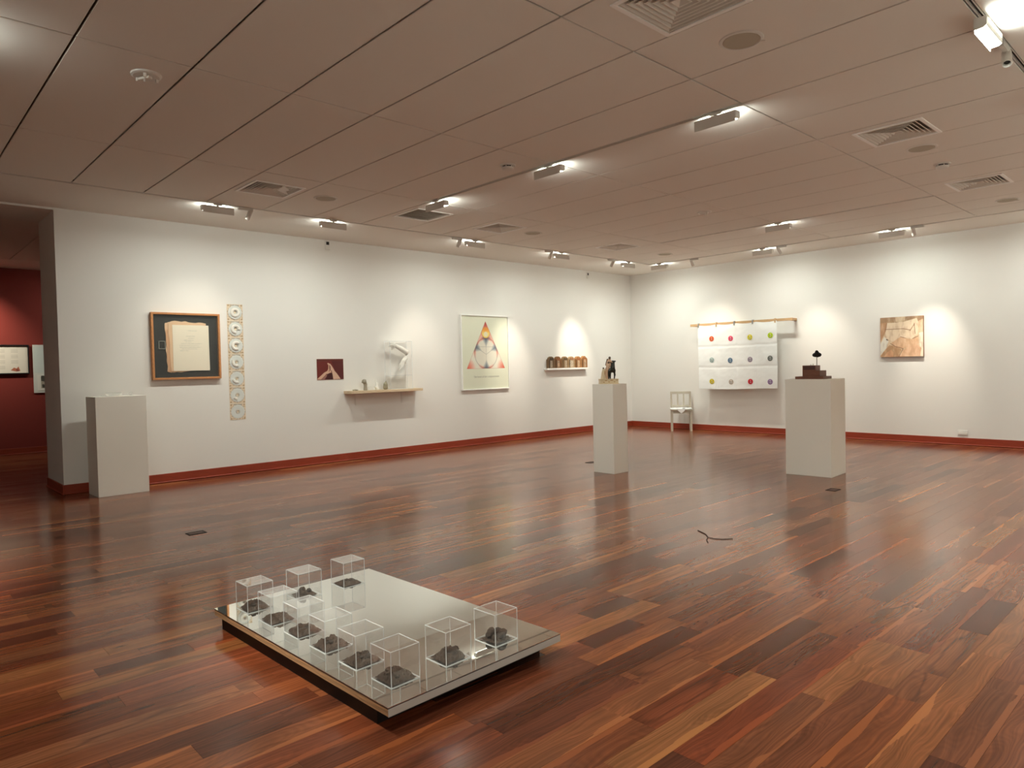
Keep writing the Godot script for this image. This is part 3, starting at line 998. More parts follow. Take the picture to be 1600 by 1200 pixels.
func blocks() -> void:
	# stepped wooden blocks, laid out from the pedestal's front left corner
	var t := thing("stepped_blocks", "stepped pile of dark reddish wooden blocks on the broad pedestal", "sculpture", Vector3(6.35, 1.25, 4.44), deg_to_rad(3))
	var x0 := -0.29 + 0.094
	var zf := 0.26 - 0.10
	box("base_slab", Vector3(x0 + 0.18, 0.0175, zf - 0.15), Vector3(0.36, 0.035, 0.30), M.walnut, t, 0.001)
	box("lower_block", Vector3(x0 + 0.085 + 0.11, 0.035 + 0.0375, zf - 0.03 - 0.117), Vector3(0.22, 0.075, 0.235), M.walnut, t, 0.001)
	box("upper_block", Vector3(x0 + 0.085 + 0.085, 0.11 + 0.034, zf - 0.03 - 0.08), Vector3(0.17, 0.068, 0.16), M.walnut2, t, 0.001)
	box("dark_inlay", Vector3(x0 + 0.085 + 0.088, 0.11 + 0.036, zf - 0.03 + 0.0008), Vector3(0.15, 0.05, 0.003), M.walnut3, t)
	var top := 0.178
	var base := Vector3(x0 + 0.085, top, zf - 0.03)
	var tr := thing("miniature_tree", "tiny black-crowned tree on a thin stem above wooden blocks", "tree model", t.transform * (base + Vector3(0.145, 0, -0.11)), 0.0)
	var st := begin()
	rod(st, Vector3.ZERO, Vector3(0, 0.12, 0), 0.0055, 8)
	commit(st, "stem", mat(rgb(120, 110, 96), 0.7), tr)
	st = begin()
	blob(st, [[Vector3(-0.03, 0.135, 0), Vector3(0.035, 0.138, 0.005), 0.026, 0.027], [Vector3(0, 0.14, -0.02), Vector3(0.0, 0.175, 0), 0.035, 0.022], [Vector3(0.0, 0.135, 0.03), Vector3(0.0, 0.15, 0.02), 0.028, 0.02]], 0.006, 0.012, 0.006)
	commit(st, "crown", mat(rgb(20, 16, 13), 0.95), tr)
	for k in 2:
		var f := thing("miniature_figure", ["tiny pale standing figure on the wooden blocks", "tiny pale seated figure on the wooden blocks, beside the standing one"][k], "figure model", t.transform * (base + Vector3(0.112 - 0.03 * k, 0, -0.07)), 0.0, "tiny figures on the wooden blocks")
		st = begin()
		var h: float = [0.022, 0.014][k]
		blob(st, [[Vector3(-0.003, 0.001, 0), Vector3(0, h * 0.5, 0), 0.0025, 0.003], [Vector3(0.003, 0.001, 0), Vector3(0, h * 0.5, 0), 0.0025, 0.003], [Vector3(0, h * 0.5, 0), Vector3(0, h * 0.8, 0), 0.0035, 0.0035], [Vector3(0, h, 0), Vector3(0, h, 0), 0.003, 0.003], [Vector3(0, h * 0.8, 0), Vector3(0.007, h * 0.55, 0), 0.002, 0.0015]], 0.0016, 0.001)
		commit(st, "body", M.stone, f)

# ---------------------------------------------------------------- mirror platform with its soil boxes
func mirror_platform() -> void:
	var turn := deg_to_rad(1.75)
	var mid := Vector3(7.008, 0, 11.588)
	var t := thing("mirror_platform", "low mirror-topped platform floating just above the plank floor", "platform", mid, turn)
	box("plinth", Vector3(-0.04, 0.041, 0.0), Vector3(1.60, 0.081, 1.01), M.black, t, 0.002)
	box("deck", Vector3(0, 0.0975, 0), Vector3(1.76, 0.033, 1.062), M.mdf, t, 0.0015)
	for s in [-1.0, 1.0]:
		box("painted_edge", Vector3(s * 0.881, 0.0975, 0), Vector3(0.002, 0.033, 1.062), M.edge_paint, t)
	box("mirror_backing", Vector3(0, 0.1155, 0), Vector3(1.762, 0.003, 1.064), M.black, t)
	box("mirror", Vector3(0, 0.1185, 0), Vector3(1.761, 0.003, 1.063), M.mirror, t)
	# boxes: [x of the near corner, z of the near corner, name of its place]
	var spots := [
		[6.388, 12.050, "at the platform corner nearest the manuscript"],
		[6.676, 12.040, "second along the long edge from the manuscript side"],
		[6.950, 12.020, "third along the long edge from the manuscript side"],
		[7.224, 12.012, "fourth along the long edge from the manuscript side"],
		[7.500, 12.004, "next to the nearest corner along the long edge"],
		[7.771, 11.992, "at the nearest corner of the platform"],
		[6.388, 11.740, "middle of three along the platform's far short edge"],
		[6.381, 11.433, "at the far corner with bare mirror beside it"],
		[7.769, 11.692, "middle of three along the near short edge"],
		[7.765, 11.384, "at the end of the near short edge, apart"]]
	var w := 0.155
	var hh := 0.16
	var y := 0.12
	for i in spots.size():
		var p: Array = spots[i]
		var c := Vector3(p[0] - w / 2, y, p[1] - w / 2)
		var b := thing("acrylic_box", "clear acrylic box over dark soil, %s" % p[2], "display box", c, turn, "acrylic boxes on the mirror")
		var th := 0.003
		for s in [-1.0, 1.0]:
			box("pane", Vector3(s * (w - th) / 2, hh / 2, 0), Vector3(th, hh - 0.008, w - 0.008), M.acrylic, b)
			box("pane", Vector3(0, hh / 2, s * (w - th) / 2), Vector3(w - 0.008, hh - 0.008, th), M.acrylic, b)
		box("lid", Vector3(0, hh - th / 2, 0), Vector3(w - 0.008, th, w - 0.008), M.acrylic, b)
		box("base", Vector3(0, 0.0025, 0), Vector3(w - 0.008, 0.004, w - 0.008), M.acrylic, b)
		var st := begin()
		var e := 0.0024
		for s in [-1.0, 1.0]:
			for q in [-1.0, 1.0]:
				bx(st, Vector3(s * (w - e) / 2, hh / 2, q * (w - e) / 2), Vector3(e, hh, e))
			for yy in [e / 2 + 0.0005, hh - e / 2]:
				bx(st, Vector3(s * (w - e) / 2, yy, 0), Vector3(e, e, w - 2 * e))
				bx(st, Vector3(0, yy, s * (w - e) / 2), Vector3(w - 2 * e, e, e))
		commit(st, "polished_edge", M.acrylic_edge, b)
		soil(c + Vector3(0, 0.005, 0), turn, i, p[2])

func soil(c: Vector3, turn: float, i: int, where: String) -> void:
	var t := thing("soil_heap", "dark crumbled soil inside the acrylic box %s" % where, "soil", c, turn, "soil heaps in the acrylic boxes")
	var r := RandomNumberGenerator.new()
	r.seed = 100 + i
	var n := FastNoiseLite.new()
	n.seed = 40 + i
	n.frequency = 14.0
	n.fractal_octaves = 3
	var flat_share: float = [0.5, 1.0, 0.9, 1.0, 1.0, 1.0, 0.4, 1.0, 0.55, 0.3][i]
	var tall: float = [0.040, 0.034, 0.032, 0.036, 0.028, 0.040, 0.012, 0.016, 0.044, 0.006][i]
	var st := begin()
	st.set_smooth_group(-1)
	var k := 22
	var half := 0.067 * (0.8 + 0.2 * flat_share)
	var H := func(a: int, b: int) -> Vector3:
		var u := (a / float(k) * 2 - 1)
		var v := (b / float(k) * 2 - 1)
		var rr := maxf(absf(u), absf(v)) * 0.6 + sqrt(u * u + v * v) * 0.35
		var rag := 1.0 + 0.16 * n.get_noise_2d(u * 0.12 + 3, v * 0.12)
		var y := tall * pow(maxf(0.0, 1.0 - rr * rr * 0.95), 0.8) * (0.75 + 0.55 * n.get_noise_2d(u * 0.07, v * 0.07)) + 0.009 * n.get_noise_2d(u * 0.45, v * 0.45)
		if maxf(absf(u), absf(v)) > 0.96:
			y = 0.0
		return Vector3(u * half * minf(rag, 1.03), maxf(y, 0.0006), v * half * minf(rag, 1.03))
	for a in k:
		for b in k:
			var p0: Vector3 = H.call(a, b)
			var p1: Vector3 = H.call(a + 1, b)
			var p2: Vector3 = H.call(a + 1, b + 1)
			var p3: Vector3 = H.call(a, b + 1)
			var under := (p0 + p2) / 2 - Vector3(0, 1, 0)
			tri(st, p0, p1, p2, under)
			tri(st, p0, p2, p3, under)
	commit(st, "loose_soil", M.soil, t)
	var count: int = [8, 9, 8, 10, 10, 11, 9, 9, 11, 6][i]
	var big: float = [0.020, 0.016, 0.018, 0.018, 0.017, 0.020, 0.020, 0.013, 0.021, 0.024][i]
	for q in count:
		var a := r.randf() * TAU
		var d := sqrt(r.randf()) * 0.040
		if i == 9:
			a = q * TAU / count
			d = 0.036
		var size := minf(big * r.randf_range(0.55, 1.0), (0.068 - d) / 1.35)
		var p := Vector3(cos(a) * d, tall * 0.45 * (1.0 - d / 0.07) + size * 0.45, sin(a) * d)
		if i == 9:
			p.y = size * 0.8
		p.y = maxf(p.y, size * 1.16 + 0.001)
		st = begin()
		clod(st, p, size, r.randi() % 1000)
		commit(st, "clod", M.soil2 if q % 2 == 0 else M.soil, t)

# a knobbly lump: a displaced sphere
func clod(st: SurfaceTool, c: Vector3, size: float, sd: int) -> void:
	var n := FastNoiseLite.new()
	n.seed = sd
	n.frequency = 1.3
	var P := func(a: int, b: int) -> Vector3:
		var th := PI * b / 8.0
		var f := TAU * a / 12.0
		var d := Vector3(sin(th) * cos(f), cos(th), sin(th) * sin(f))
		return c + d * Vector3(1, 0.8, 1) * size * (1.0 + 0.42 * n.get_noise_3dv(d * 1.4))
	for a in 12:
		for b in 8:
			var p0: Vector3 = P.call(a, b)
			var p1: Vector3 = P.call(a + 1, b)
			var p2: Vector3 = P.call(a + 1, b + 1)
			var p3: Vector3 = P.call(a, b + 1)
			if b > 0:
				tri(st, p0, p1, p2, c)
			if b < 7:
				tri(st, p0, p2, p3, c)

# ---------------------------------------------------------------- works on the left wall
# a node on the left wall: local x runs to the viewer's right, z out of the wall
func on_left(called: String, label: String, category: String, z: float, y: float, group := "") -> Node3D:
	return thing(called, label, category, Vector3(0, y, z), PI / 2, group)

func frame_rails(t: Node3D, w: float, h: float, wide: float, deep: float, m: Material, back := 0.0) -> void:
	for s in [-1.0, 1.0]:
		box("frame_rail", Vector3(s * (w - wide) / 2, 0, back + deep / 2), Vector3(wide, h, deep), m, t, 0.002)
		box("frame_rail", Vector3(0, s * (h - wide) / 2, back + deep / 2), Vector3(w - 2 * wide, wide, deep), m, t, 0.002)

func ragged(pts: Array, amount: float, sd: int, steps := 9) -> PackedVector2Array:
	var r := RandomNumberGenerator.new()
	r.seed = sd
	var out := PackedVector2Array()
	for i in pts.size():
		var a: Vector2 = pts[i]
		var b: Vector2 = pts[(i + 1) % pts.size()]
		var nrm := (b - a).orthogonal().normalized()
		for k in steps:
			var p := a.lerp(b, float(k) / steps)
			out.append(p + nrm * (r.randf() - 0.5) * amount * (0.3 if k == 0 else 1.0))
	return out

func manuscript() -> void:
	var w := 0.92
	var h := 0.928
	var t := on_left("framed_manuscript", "old handwritten pages on black in an orange wooden frame", "framed work", 10.25, 1.888)
	frame_rails(t, w, h, 0.028, 0.062, M.frame_wood)
	box("backing_board", Vector3(0, 0, 0.008), Vector3(w - 0.05, h - 0.05, 0.012), mat(rgb(38, 37, 32), 0.95), t)
	var L := func(u: float, v: float) -> Vector2: return Vector2((u - 0.5) * w, (0.5 - v) * h)
	var old := mat(rgb(222, 186, 148), 0.9)
	var older := mat(rgb(206, 160, 120), 0.9)
	var st := begin()
	prism(st, ragged([L.call(0.20, 0.16), L.call(0.34, 0.115), L.call(0.80, 0.15), L.call(0.80, 0.85), L.call(0.30, 0.90), L.call(0.22, 0.88)], 0.018, 4), 0.0145, 0.019)
	commit(st, "torn_page", old, t)
	st = begin()
	prism(st, ragged([L.call(0.21, 0.30), L.call(0.26, 0.20), L.call(0.32, 0.22), L.call(0.325, 0.88), L.call(0.23, 0.885)], 0.022, 8), 0.0195, 0.0235)
	commit(st, "torn_page", older, t)
	st = begin()
	prism(st, ragged([L.call(0.245, 0.17), L.call(0.30, 0.165), L.call(0.315, 0.87), L.call(0.27, 0.875)], 0.012, 9), 0.024, 0.0275)
	commit(st, "torn_page", old, t)
	# the front sheet with faint handwriting
	var img := Image.create(256, 312, false, Image.FORMAT_RGB8)
	img.fill(rgb(234, 224, 202))
	var r := RandomNumberGenerator.new()
	r.seed = 12
	for row in [[0.12, 0.42, 0.66], [0.24, 0.36, 0.60], [0.285, 0.42, 0.58], [0.33, 0.30, 0.56], [0.365, 0.34, 0.50], [0.405, 0.22, 0.80], [0.445, 0.16, 0.72], [0.485, 0.18, 0.76], [0.52, 0.24, 0.66], [0.56, 0.18, 0.42]]:
		var x: float = row[1]
		while x < row[2]:
			var word := r.randf_range(0.03, 0.10)
			var px := x
			while px < minf(x + word, row[2]):
				line(img, Vector2(px, row[0] + r.randf_range(-0.009, 0.006)), Vector2(px + 0.008, row[0] + r.randf_range(-0.006, 0.009)), 1.3, rgb(150, 152, 140), 0.55)
				px += 0.008
			x += word + 0.02
	soften(img)
	st = begin()
	var pw := 0.535 * w
	var ph := 0.692 * h
	prism(st, PackedVector2Array([Vector2(-pw / 2, -ph / 2), Vector2(pw / 2, -ph / 2), Vector2(pw / 2 - 0.004, ph / 2), Vector2(-pw / 2, ph / 2)]), 0.028, 0.0305, Transform3D(Basis.IDENTITY, Vector3((0.57 - 0.5) * w, (0.5 - 0.527) * h, 0)))
	commit(st, "front_page", mat(rgb(234, 224, 202), 0.9), t)
	sheet("handwriting", Vector3((0.57 - 0.5) * w, (0.5 - 0.527) * h, 0.0308), pw - 0.006, ph - 0.004, printed(img, 0.9), t)
	var pq := Vector3((0.152 - 0.5) * w, (0.5 - 0.485) * h, 0.02)
	var dk := mat(rgb(112, 114, 104), 0.6)
	for s in [-1.0, 1.0]:
		box("plaque_rail", pq + Vector3(s * 0.04, 0, 0), Vector3(0.012, 0.115, 0.012), dk, t, 0.002)
		box("plaque_rail", pq + Vector3(0, s * 0.052, 0), Vector3(0.09, 0.012, 0.012), dk, t, 0.002)
	box("glazing", Vector3(0, 0, 0.052), Vector3(w - 0.056, h - 0.056, 0.002), M.glass, t)

func relief_tiles() -> void:
	var names := ["topmost", "second highest", "third highest", "middle", "third lowest", "second lowest", "lowest"]
	var look := ["with a complete raised ring", "with a ring broken at the lower right", "with a ring broken at the upper right", "with half a ring left", "with a short arc left", "nearly flat", "quite flat"]
	var arc := [[0.0, 360.0], [-10.0, 275.0], [40.0, 300.0], [150.0, 300.0], [190.0, 290.0], [215.0, 265.0], [0.0, 0.0]]
	var hgt := 0.2446
	for i in 7:
		var t := on_left("relief_tile", "%s square tile of the vertical strip, %s" % [names[i], look[i]], "relief tile", 9.547, 2.512 - hgt * (i + 0.5), "vertical strip of seven relief tiles")
		var w := 0.233
		var img := speckle(rgb(226, 206, 178), rgb(206, 182, 150), 0.40, 0.035, 60 + i, 128)
		for k in 16:
			var f := TAU * k / 16
			line(img, Vector2(0.5 + 0.44 * cos(f), 0.5 + 0.44 * sin(f)), Vector2(0.5 + 0.485 * cos(f + 0.2), 0.5 + 0.485 * sin(f + 0.2)), 2.0, rgb(150, 150, 150), 0.5)
		for cx in [0.08, 0.92]:
			for cy in [0.07, 0.93]:
				line(img, Vector2(cx - 0.05, cy), Vector2(cx + 0.05, cy), 4.0, rgb(178, 150, 116), 0.6)
				line(img, Vector2(cx, cy - 0.05), Vector2(cx, cy + 0.05), 4.0, rgb(178, 150, 116), 0.6)
		line(img, Vector2(0.25, 0.06), Vector2(0.75, 0.06), 7.0, rgb(176, 170, 160), 0.4)
		line(img, Vector2(0.78, 0.52), Vector2(0.99, 0.50), 2.5, rgb(170, 164, 156), 0.5)
		box("paper", Vector3(0, 0, 0.0015), Vector3(w, hgt - 0.006, 0.002), mat(rgb(226, 206, 178), 0.9), t)
		sheet("print", Vector3(0, 0, 0.0028), w - 0.002, hgt - 0.008, printed(img, 0.9), t)
		var deep: float = [0.020, 0.019, 0.019, 0.015, 0.013, 0.011, 0.010][i]
		var turn := Basis(Vector3.RIGHT, PI / 2)
		var st := begin()   # dodecagonal plate
		lathe(st, [Vector2(0.101, 0.003), Vector2(0.103, deep * 0.5), Vector2(0.088, deep * 0.6), Vector2(0.036, deep * 0.45), Vector2(0.034, 0.0032)], 12, Transform3D(turn, Vector3.ZERO))
		commit(st, "plate", mat(rgb(216, 218, 212), 0.8), t)
		if arc[i][0] != arc[i][1]:
			st = begin()
			ring_arc(st, 0.050, 0.022, deep * 1.4, deg_to_rad(arc[i][0]), deg_to_rad(arc[i][1]))
			commit(st, "raised_ring", M.plaster, t)
		st = begin()
		ring_arc(st, 0.024, 0.005, deep * 0.6, 0.0, TAU)
		commit(st, "inner_ring", mat(rgb(206, 206, 198), 0.8), t)

func ring_arc(st: SurfaceTool, r: float, half: float, high: float, a0: float, a1: float) -> void:
	var n := maxi(6, int((a1 - a0) / TAU * 40))
	var prof := [Vector2(r - half, 0.003), Vector2(r - half * 0.8, 0.003 + high * 0.8), Vector2(r, 0.003 + high), Vector2(r + half * 0.8, 0.003 + high * 0.8), Vector2(r + half, 0.003)]
	for k in n:
		var f0 := lerpf(a0, a1, float(k) / n)
		var f1 := lerpf(a0, a1, float(k + 1) / n)
		var mid := Vector3(cos((f0 + f1) / 2) * r, sin((f0 + f1) / 2) * r, 0)
		for j in prof.size() - 1:
			var a: Vector2 = prof[j]
			var b: Vector2 = prof[j + 1]
			quad(st, Vector3(cos(f0) * a.x, sin(f0) * a.x, a.y), Vector3(cos(f1) * a.x, sin(f1) * a.x, a.y), Vector3(cos(f1) * b.x, sin(f1) * b.x, b.y), Vector3(cos(f0) * b.x, sin(f0) * b.x, b.y), mid)
	for f in [a0, a1]:
		for j in prof.size() - 1:
			var a: Vector2 = prof[j]
			var b: Vector2 = prof[j + 1]
			tri(st, Vector3(cos(f) * r, sin(f) * r, 0), Vector3(cos(f) * a.x, sin(f) * a.x, a.y), Vector3(cos(f) * b.x, sin(f) * b.x, b.y), Vector3(cos((a0 + a1) / 2) * r, sin((a0 + a1) / 2) * r, 0))

func hands_photograph() -> void:
	var t := on_left("photograph", "unframed dark red photograph of two raised hands touching fingertips", "photograph", 8.02, 1.521)
	var img := Image.create(280, 200, false, Image.FORMAT_RGB8)
	img.fill(rgb(104, 30, 24))
	fill_poly(img, [[0.0, 0.0], [1.0, 0.0], [1.0, 0.10], [0.0, 0.12]], rgb(96, 40, 30))
	fill_poly(img, [[0.55, 0.1], [1.0, 0.1], [1.0, 1.0], [0.8, 1.0]], rgb(84, 24, 22))
	fill_poly(img, [[0.30, 1.0], [0.34, 0.74], [0.58, 0.66], [0.60, 1.0]], rgb(62, 14, 16))
	var sk := rgb(206, 164, 138)
	# left forearm, palm and fingers
	fill_poly(img, [[0.0, 0.98], [0.02, 0.93], [0.14, 0.80], [0.26, 0.66], [0.38, 0.58], [0.42, 0.48], [0.43, 0.30], [0.39, 0.22], [0.405, 0.18], [0.46, 0.21], [0.47, 0.34], [0.46, 0.52], [0.54, 0.60], [0.53, 0.66], [0.46, 0.68], [0.40, 0.72], [0.34, 0.72], [0.26, 0.86], [0.14, 0.98]], sk)
	# right hand and forearm
	fill_poly(img, [[0.44, 0.22], [0.50, 0.23], [0.56, 0.34], [0.62, 0.47], [0.66, 0.58], [0.74, 0.70], [0.82, 0.85], [0.88, 0.97], [0.86, 0.98], [0.62, 0.99], [0.60, 0.98], [0.58, 0.76], [0.555, 0.62], [0.51, 0.55], [0.505, 0.36]], sk.lightened(0.08))
	fill_poly(img, [[0.14, 0.98], [0.30, 0.78], [0.38, 0.72], [0.36, 0.84], [0.26, 0.99]], rgb(140, 96, 84))
	fill_poly(img, [[0.455, 0.30], [0.475, 0.28], [0.505, 0.50], [0.49, 0.54], [0.46, 0.52]], rgb(120, 80, 62))
	fill_poly(img, [[0.44, 0.56], [0.47, 0.55], [0.47, 0.60], [0.44, 0.60]], rgb(96, 50, 42))
	fill_poly(img, [[0.52, 0.57], [0.55, 0.56], [0.555, 0.61], [0.53, 0.62]], rgb(96, 50, 42))
	soften(img)
	box("print_board", Vector3(0, 0, 0.004), Vector3(0.482, 0.342, 0.004), mat(rgb(222, 200, 186), 0.6), t)
	sheet("print", Vector3(0, 0, 0.0064), 0.476, 0.336, printed(img, 0.45), t)

func shelf_group() -> void:
	var zl := 7.785
	var zr := 6.35
	var deep := 0.24
	var top := 1.155
	var t := on_left("wall_shelf", "pale pine wall shelf on two metal brackets holding casts", "shelf", (zl + zr) / 2, top)
	box("board", Vector3(0, -0.022, deep / 2), Vector3(zl - zr, 0.044, deep), M.pale_pine, t, 0.002)
	for x in [-0.50, 0.42]:
		var st := begin()
		bx(st, Vector3(x, -0.047, 0.10), Vector3(0.02, 0.005, 0.19))
		bx(st, Vector3(x, -0.15, 0.003), Vector3(0.02, 0.20, 0.005))
		commit(st, "bracket", M.white_metal, t)
	# acrylic case with two plaster casts
	var L := func(z: float, y: float, x: float) -> Vector3: return Vector3((zl + zr) / 2 - z, y - top, x)
	var cz := 6.765
	var c := on_left("acrylic_case", "tall clear acrylic case on the shelf holding white plaster arms", "display case", cz, top + 0.0005)
	var w := 0.46
	var h := 0.83
	var d := 0.17
	var zc := 0.03 + d / 2
	var th := 0.004
	for s in [-1.0, 1.0]:
		box("pane", Vector3(s * (w - th) / 2, h / 2, zc), Vector3(th, h - 0.01, d - 0.01), M.acrylic, c)
		box("pane", Vector3(0, h / 2, zc + s * (d - th) / 2), Vector3(w - 0.01, h - 0.01, th), M.acrylic, c)
	box("lid", Vector3(0, h - th / 2, zc), Vector3(w - 0.01, th, d - 0.01), M.acrylic, c)
	box("inner_shelf", Vector3(0, 0.235, zc), Vector3(w - 0.012, 0.006, d - 0.012), M.acrylic_edge, c)
	var st := begin()
	var e := 0.005
	for s in [-1.0, 1.0]:
		for q in [-1.0, 1.0]:
			bx(st, Vector3(s * (w - e) / 2, h / 2, zc + q * (d - e) / 2), Vector3(e, h, e))
		for yy in [e / 2, h - e / 2]:
			bx(st, Vector3(s * (w - e) / 2, yy, zc), Vector3(e, e, d - 2 * e))
			bx(st, Vector3(0, yy, zc + s * (d - e) / 2), Vector3(w - 2 * e, e, e))
	commit(st, "polished_edge", M.acrylic_edge, c)
	# upper forearm and hand, sloping down to the right; coordinates in the case's own frame
	var P := func(px: float, py: float, z := 0.0) -> Vector3: return Vector3((px - 625.0) * 0.01325, (611.0 - py) * 0.0108, zc + z)
	var a := on_left("plaster_forearm", "white plaster forearm cast sloping across the top of the acrylic case", "plaster cast", cz, top + 0.0005)
	st = begin()
	blob(st, [[P.call(613.5, 541.0, 0.01), P.call(618, 540.5, 0.02), 0.022, 0.030], [P.call(618, 540.5, 0.02), P.call(628, 546.5, 0.02), 0.034, 0.040], [P.call(628, 546.5, 0.02), P.call(636.5, 551.5, 0.01), 0.042, 0.050],
		[P.call(614, 541, 0.01), P.call(614.2, 548, 0.01), 0.014, 0.009], [P.call(616, 541, 0.03), P.call(617, 546, 0.035), 0.013, 0.009], [P.call(618, 541.5, -0.02), P.call(617, 548, -0.03), 0.012, 0.008], [P.call(613, 540.5, -0.015), P.call(611.5, 544, -0.02), 0.012, 0.009]], 0.010, 0.015)
	commit(st, "arm", M.plaster, a)
	var hol := begin()
	var axis: Vector3 = (P.call(639.2, 553.0, 0.0) - P.call(634, 550, 0.0)).normalized()
	var bx_ := axis.cross(Vector3.UP).normalized()
	lathe(hol, [Vector2(0, 0), Vector2(0.036, 0.0), Vector2(0.040, 0.016), Vector2(0.034, 0.017), Vector2(0.03, 0.006), Vector2(0, 0.006)], 18, Transform3D(Basis(bx_, axis, bx_.cross(axis)), P.call(637.2, 553.4, 0.0)))
	commit(hol, "hollow_end", mat(rgb(128, 112, 78), 0.8), a)
	a = on_left("plaster_hand", "white plaster hand cast hanging down in the middle of the acrylic case", "plaster cast", cz, top + 0.0005)
	st = begin()
	blob(st, [[P.call(636.0, 562.0, 0.0), P.call(632, 567, 0.01), 0.042, 0.034], [P.call(632, 566, 0.01), P.call(628.5, 573, 0.01), 0.036, 0.030],
		[P.call(630, 570, 0.02), P.call(626.5, 579, 0.03), 0.014, 0.010], [P.call(629, 570, 0.0), P.call(625.5, 581.5, 0.01), 0.014, 0.009], [P.call(628.5, 570, -0.02), P.call(624.5, 580, -0.02), 0.014, 0.009], [P.call(631, 571, 0.035), P.call(628.5, 577, 0.045), 0.012, 0.009], [P.call(633.5, 564, 0.03), P.call(635.2, 572, 0.04), 0.014, 0.010]], 0.010, 0.014)
	commit(st, "hand", M.plaster, a)
	# small things at the left end of the shelf
	var at := func(px: float) -> float: return zl - (px - 541.0) * 0.01225
	var o := on_left("flat_stone", "low flat grey stone at the end of the pine shelf", "stone", at.call(553.0), top)
	st = begin()
	blob(st, [[Vector3(-0.04, 0.013, 0.12), Vector3(0.04, 0.011, 0.13), 0.012, 0.011], [Vector3(0, 0.014, 0.10), Vector3(0.01, 0.012, 0.15), 0.014, 0.011]], 0.008, 0.01, 0.002)
	commit(st, "stone", M.stone, o)
	o = on_left("clay_fist", "grey clay forearm with a curled fist, standing on the shelf", "clay cast", at.call(567.5), top)
	st = begin()
	blob(st, [[Vector3(0.012, 0.012, 0.13), Vector3(0.012, 0.10, 0.13), 0.034, 0.026], [Vector3(0.012, 0.10, 0.13), Vector3(-0.01, 0.155, 0.13), 0.028, 0.036], [Vector3(-0.025, 0.17, 0.15), Vector3(-0.035, 0.14, 0.155), 0.015, 0.013], [Vector3(-0.005, 0.172, 0.155), Vector3(-0.015, 0.14, 0.165), 0.015, 0.013], [Vector3(-0.03, 0.16, 0.12), Vector3(-0.045, 0.135, 0.125), 0.014, 0.012]], 0.009, 0.012)
	commit(st, "fist", M.stone, o)
	o = on_left("plaster_finger_cast", "small white plaster hand with one raised finger, mid shelf", "plaster cast", at.call(586.0), top)
	st = begin()
	blob(st, [[Vector3(0.01, 0.02, 0.13), Vector3(0.0, 0.06, 0.13), 0.032, 0.026], [Vector3(0.0, 0.06, 0.13), Vector3(0.0, 0.10, 0.13), 0.024, 0.018], [Vector3(0.0, 0.10, 0.13), Vector3(-0.012, 0.175, 0.13), 0.016, 0.009], [Vector3(0.01, 0.09, 0.135), Vector3(0.022, 0.12, 0.145), 0.012, 0.009], [Vector3(-0.01, 0.04, 0.14), Vector3(-0.05, 0.055, 0.15), 0.012, 0.008]], 0.008, 0.010)
	commit(st, "cast", M.plaster, o)
	o = on_left("glass_block", "small clear glass block on the shelf beside the plaster finger", "glass block", at.call(577.5), top)
	box("block", Vector3(0, 0.031, 0.13), Vector3(0.10, 0.06, 0.06), M.clear_glass, o, 0.004)
	o = on_left("pointed_stone", "pointed leaf-shaped grey stone beside the acrylic case", "stone", at.call(600.5), top)
	st = begin()
	blob(st, [[Vector3(0.0, 0.035, 0.13), Vector3(0.002, 0.085, 0.13), 0.042, 0.036], [Vector3(0.002, 0.085, 0.13), Vector3(0.016, 0.15, 0.13), 0.034, 0.006]], 0.009, 0.01, 0.004)
	commit(st, "stone", mat(rgb(150, 140, 116), 0.8), o)

